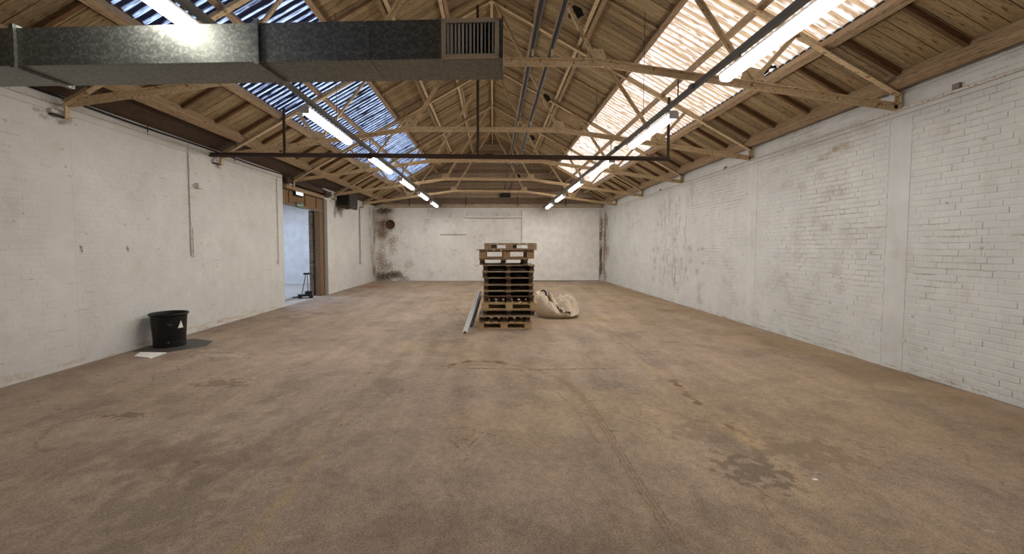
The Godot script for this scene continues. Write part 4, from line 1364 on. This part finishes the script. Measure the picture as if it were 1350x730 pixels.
# ------------------------------------------------------------------ sack
func build_bag() -> void:
	var t := thing("bulk_bag", "slumped beige bulk bag lying against right of pallet stack", "bag", Vector3(1.46, 0.0, -9.75))
	var f := FastNoiseLite.new()
	f.seed = 8
	f.frequency = 2.4
	f.fractal_octaves = 3
	var nx := 96
	var nz := 46
	var nk := 7
	var edge := func(x: float, z: float) -> float:
		var a := atan2(z / 0.45, x / 0.54)
		return 0.09 + 0.20 * clampf(-cos(a) * 0.9 + 0.25 * sin(a) - 0.05, 0.0, 1.0) + 0.03 * sin(a * 5.0 + 1.0) + 0.02 * sin(a * 11.0)
	var H := func(x: float, z: float) -> float:
		# x: -0.54..0.54, z: -0.45..0.45 (front +)
		var r := minf(1.0, Vector2(x / 0.54, z / 0.45).length())
		var shell := sqrt(1.0 - pow(r, 4.0))
		var e: float = edge.call(x, z)
		var lump := 0.36 * exp(-(pow(absf(x - 0.24) / 0.30, 3.0) + pow(absf(z + 0.08) / 0.32, 3.0)))
		var flap := 0.46 * clampf((0.12 - x) / 0.62, 0.0, 1.0) * clampf(1.05 - 0.6 * absf(z + 0.12), 0.0, 1.0)
		var dip := -0.10 * exp(-(pow((x + 0.06 - 0.5 * z) / 0.09, 2.0)))
		var an := atan2(z + 0.05, x - 0.14)
		var fold := 0.055 * sin(an * 6.0 + 3.0 * f.get_noise_2d(x * 0.8, z * 0.8)) * clampf(Vector2(x - 0.14, z).length() * 4.0, 0.0, 1.0)
		var cr := -0.06 * pow(1.0 - absf(f.get_noise_2d(x * 1.6 + 4.0, z * 1.6)), 5.0)
		return maxf(0.03, e * minf(1.0, 0.35 + 0.65 * r) + shell * (0.06 + maxf(lump, flap) + dip + fold + cr + 0.05 * f.get_noise_2d(x * 3.0, z * 3.0)))
	var m := MB.new()
	for j in nz + nk + 1:
		for i in nx:
			var a := TAU * i / nx
			var p := Vector3.ZERO
			if j <= nz:
				var rr := 1.0 - pow(1.0 - float(j) / nz, 1.6)
				p = Vector3(0.54 * rr * cos(a), 0, 0.45 * rr * sin(a))
				p.y = H.call(p.x, p.z)
			else:
				# the side tucks in under itself towards the floor
				var s := float(j - nz) / nk
				var tuck := 1.0 - 0.26 * s * s + 0.02 * sin(a * 9.0) * s
				p = Vector3(0.54 * tuck * cos(a), 0, 0.45 * tuck * sin(a))
				p.y = (H.call(0.54 * cos(a), 0.45 * sin(a)) as float) * (1.0 - s)
			m.v.append(p)
			m.n.append(Vector3.ZERO)
			m.uv.append(Vector2(p.x, p.z))
	for j in nz + nk:
		for i in nx:
			var a := j * nx + i
			var b := j * nx + (i + 1) % nx
			for q in [[a, b, a + nx], [b, b + nx, a + nx]]:
				var g: Vector3 = (m.v[q[2]] - m.v[q[0]]).cross(m.v[q[1]] - m.v[q[0]])
				for k in q:
					m.n[k] += g
				m.ix.append_array(q)
	for k in m.n.size():
		m.n[k] = m.n[k].normalized() if m.n[k].length() > 1e-9 else Vector3.UP
	if m.n[0].y < 0.0:
		for k in m.n.size():
			m.n[k] = -m.n[k]
	part(t, "body", m.mesh(), M.bag)
	# rolled rim of the open mouth, running down from the stack
	var rim := []
	for i in 22:
		var s := i / 21.0
		var x := lerpf(-0.50, 0.30, s)
		var z := lerpf(0.02, 0.36, pow(s, 0.8))
		rim.append(Vector3(x, (H.call(x, z) as float) + 0.006, z))
	pipe(t, "rim", rim, 0.014, M.bag, 8, "rolled pale hem")
	var strap := []
	for i in 20:
		var s := i / 19.0
		var x := lerpf(-0.24, 0.27, s)
		var z := lerpf(-0.02, 0.40, s)
		var top: float = H.call(x, z)
		for o in [Vector2(.04, 0), Vector2(-.04, 0), Vector2(0, .04), Vector2(0, -.04)]:
			top = maxf(top, H.call(x + o.x, z + o.y))
		strap.append(Vector3(x, top + 0.008, z))
	var b := MB.new()
	for i in strap.size() - 1:
		var tr := along(strap[i], strap[i + 1])
		b.box(tr, Vector3((strap[i] as Vector3).distance_to(strap[i + 1]) + 0.006, 0.006, 0.05))
	part(t, "strap", b.mesh(), M.black_matt, Transform3D(), "black webbing strap")
	var loop := []
	var p0: Vector3 = strap[0]
	for i in 13:
		var a := PI * i / 12.0
		loop.append(p0 + Vector3(-0.05 + 0.07 * cos(a), -0.01 + 0.12 * sin(a), 0.0))
	pipe(t, "lifting_loop", loop, 0.017, M.black_matt, 8, "black lifting loop")
	var knot := MB.new()
	var kp := []
	for i in 14:
		var s := i / 13.0
		kp.append((strap[2 + i / 2] as Vector3) + Vector3(0.05, 0.03 + 0.02 * sin(s * 7.0), -0.06 - 0.03 * sin(s * 5.0)))
	knot.tube(kp, 0.045, 8)
	part(t, "bunched_lining", knot.mesh(), M.bag)

# ------------------------------------------------------------------ small things
func build_small() -> void:
	var b := thing("bin", "black plastic bin with a white triangle against the left wall", "bin", Vector3(-5.27, 0.0, -6.80))
	var l := MB.new()
	var shrink := Transform3D(Basis.from_scale(Vector3(0.9, 1.0, 0.9)), Vector3.ZERO)
	l.lathe([Vector2(0.0, 0.012), Vector2(0.225, 0.012), Vector2(0.238, 0.03), Vector2(0.272, 0.50), Vector2(0.280, 0.505), Vector2(0.290, 0.512), Vector2(0.290, 0.535), Vector2(0.292, 0.545), Vector2(0.278, 0.54), Vector2(0.262, 0.50), Vector2(0.23, 0.04), Vector2(0.0, 0.035)], 48, shrink)
	part(b, "tub", l.mesh(), M.bin)
	var rim := MB.new()
	var rp := []
	for i in 49:
		var a := TAU * i / 48.0
		rp.append(Vector3(0.257 * cos(a), 0.528, 0.257 * sin(a)))
	rim.tube(rp, 0.016, 8, false)
	part(b, "rim", rim.mesh(), M.bin)
	var foot := MB.new()
	foot.lathe([Vector2(0.234, 0.0), Vector2(0.240, 0.0), Vector2(0.246, 0.10), Vector2(0.243, 0.105)], 48, shrink)
	part(b, "base_band", foot.mesh(), M.black)
	# stickers follow the curve of the tub
	var dirs := [[0.24, 0.36, 0.072, M.paper, "triangle"], [0.90, 0.38, 0.045, M.trunk, "moulding"], [1.0, 0.09, 0.03, M.trunk, "spot"]]
	for d in dirs:
		var m := MB.new()
		var a0: float = d[0]
		var y0: float = d[1]
		var s: float = d[2]
		var P := func(u: float, v: float) -> Vector3:
			var r := 0.9 * (0.2395 + (0.272 - 0.238) * (v - 0.03) / 0.47) + 0.0022
			var a := a0 - u / r
			return Vector3(r * cos(a), v, r * sin(a))
		if d[4] == "triangle":
			for i in 6:
				var u0 := -s * 0.62 + s * 1.24 * i / 6.0
				var u1 := -s * 0.62 + s * 1.24 * (i + 1) / 6.0
				var top := func(u: float) -> float: return y0 - s * 0.75 + 1.7 * s * (1.0 - absf(u) / (s * 0.62))
				m.quad(P.call(u0, y0 - s * 0.75), P.call(u1, y0 - s * 0.75), P.call(u1, top.call(u1)), P.call(u0, top.call(u0)))
			part(b, "label", m.mesh(), d[3], Transform3D(), "white triangle")
		elif d[4] == "spot":
			m.quad(P.call(-0.008, y0 - 0.015), P.call(0.008, y0 - 0.015), P.call(0.006, y0 + 0.018), P.call(-0.004, y0 + 0.012))
			part(b, "mark", m.mesh(), d[3])
		else:
			for k in 2:
				m = MB.new()
				m.quad(P.call(-0.03 + 0.03 * k, y0 + 0.012), P.call(-0.024 + 0.03 * k, y0 + 0.016), P.call(0.012 + 0.03 * k, y0 - 0.022), P.call(0.006 + 0.03 * k, y0 - 0.026))
				part(b, "mark", m.mesh(), d[3])
	var mt := thing("floor_mat", "dark grey plastic sheet on the floor under the bin", "mat", Vector3(0, 0, 0))
	var mm := MB.new()
	mm.extrude(PackedVector2Array([Vector2(-5.55, 6.42), Vector2(-5.50, 7.20), Vector2(-5.2, 7.30), Vector2(-4.78, 7.12), Vector2(-4.66, 6.78), Vector2(-4.85, 6.52), Vector2(-4.98, 6.33), Vector2(-5.3, 6.38)]), 0.001, 0.005, Transform3D(Basis(Vector3.RIGHT, Vector3(0, 0, -1), Vector3.UP), Vector3.ZERO))
	part(mt, "sheet", mm.mesh(), mat(Color8(74, 70, 68), 0.55))
	var pp := thing("paper", "white sheet of paper on the floor beside the bin", "paper", Vector3(-5.09, 0.0, -6.16))
	var pm := MB.new()
	var c := [Vector3(-0.17, 0.012, 0.06), Vector3(0.16, 0.012, 0.17), Vector3(0.16, 0.016, -0.13), Vector3(-0.24, 0.022, -0.14)]
	var mid := Vector3(-0.02, 0.028, -0.02)
	for i in 4:
		pm.tri_out(c[i], c[(i + 1) % 4], mid, Vector3(0, -1, 0))
		pm.tri_out(c[i] - Vector3(0, 0.011, 0), c[(i + 1) % 4] - Vector3(0, 0.011, 0), Vector3(0, 0.0015, 0), Vector3(0, 1, 0))
		pm.quad_out(c[i], c[(i + 1) % 4], c[(i + 1) % 4] - Vector3(0, 0.011, 0), c[i] - Vector3(0, 0.011, 0), Vector3.ZERO)
	part(pp, "sheet", pm.mesh(), M.paper)
	var ch := thing("paint_chip", "small white paint chip on the bare floor at right", "chip", Vector3(2.22, 0.0, -2.83))
	var cm := MB.new()
	cm.extrude(PackedVector2Array([Vector2(-0.018, -0.006), Vector2(-0.004, -0.014), Vector2(0.016, -0.008), Vector2(0.019, 0.006), Vector2(0.002, 0.013), Vector2(-0.015, 0.008)]), 0.0005, 0.004, Transform3D(Basis(Vector3.RIGHT, Vector3(0, 0, -1), Vector3.UP), Vector3.ZERO))
	part(ch, "flake", cm.mesh(), M.paper)
	# dark nest-like clump on the right-hand purlin
	var nz := FastNoiseLite.new()
	nz.seed = 4
	nz.frequency = 9.0
	var cl := thing("debris_clump", "black clump of debris on the purlin below the right rooflight", "clump", Vector3(4.24, 4.30, -6.6))
	var cmx := MB.new()
	var pts := []
	for i in 12:
		var s := i / 11.0
		pts.append(Vector3(0.02 * sin(s * 8.0), 0.02 + 0.03 * sin(s * 3.1), -0.12 + 0.24 * s))
	cmx.tube(pts, 0.025, 7)
	part(cl, "twigs", cmx.mesh(), M.black_matt)

# ------------------------------------------------------------------ scene
func _ready() -> void:
	rng.seed = 20240
	# camera: looks down the room, tipped down 2.7 degrees, lens shifted a little
	var cam := Camera3D.new()
	cam.name = "camera"
	var f := 555.0
	cam.projection = Camera3D.PROJECTION_FRUSTUM
	cam.near = 0.05
	cam.far = 200.0
	cam.size = 730.0 / f * cam.near
	cam.frustum_offset = Vector2(25.0, -13.0) / f * cam.near
	cam.position = Vector3(0, 1.6, 0)
	cam.rotation.x = -atan(26.0 / f)
	add_child(cam)
	cam.current = true
	# daylight: blue sky, low sun on the right-hand slope
	var env := Environment.new()
	var sky := Sky.new()
	var sm := ProceduralSkyMaterial.new()
	sm.sky_top_color = Color(0.58, 0.70, 0.90)
	sm.sky_horizon_color = Color(0.86, 0.90, 0.95)
	sm.sky_curve = 0.2
	sm.ground_bottom_color = Color(0.22, 0.21, 0.20)
	sm.ground_horizon_color = Color(0.45, 0.46, 0.48)
	sm.sun_angle_max = 2.0
	sm.sky_energy_multiplier = 1.0
	sky.sky_material = sm
	env.background_mode = Environment.BG_SKY
	env.sky = sky
	env.background_energy_multiplier = 5.0
	env.tonemap_mode = Environment.TONE_MAPPER_LINEAR
	env.tonemap_exposure = 1.0
	env.sdfgi_enabled = true
	env.ssao_enabled = true
	env.ssil_enabled = true
	var we := WorldEnvironment.new()
	we.name = "world"
	we.environment = env
	add_child(we)
	var sun := DirectionalLight3D.new()
	sun.name = "sun"
	sun.light_color = Color(1.0, 0.93, 0.82)
	sun.light_energy = 2.2
	sun.light_angular_distance = 0.6
	sun.shadow_enabled = true
	sun.look_at_from_position(Vector3(10, 4.4, -3), Vector3.ZERO)
	add_child(sun)

	make_materials()
	build_floor()
	build_walls()
	build_roof()
	build_steel()
	build_lights()
	build_duct()
	build_services()
	build_door()
	build_end_wall()
	build_stack()
	build_bag()
	build_small()
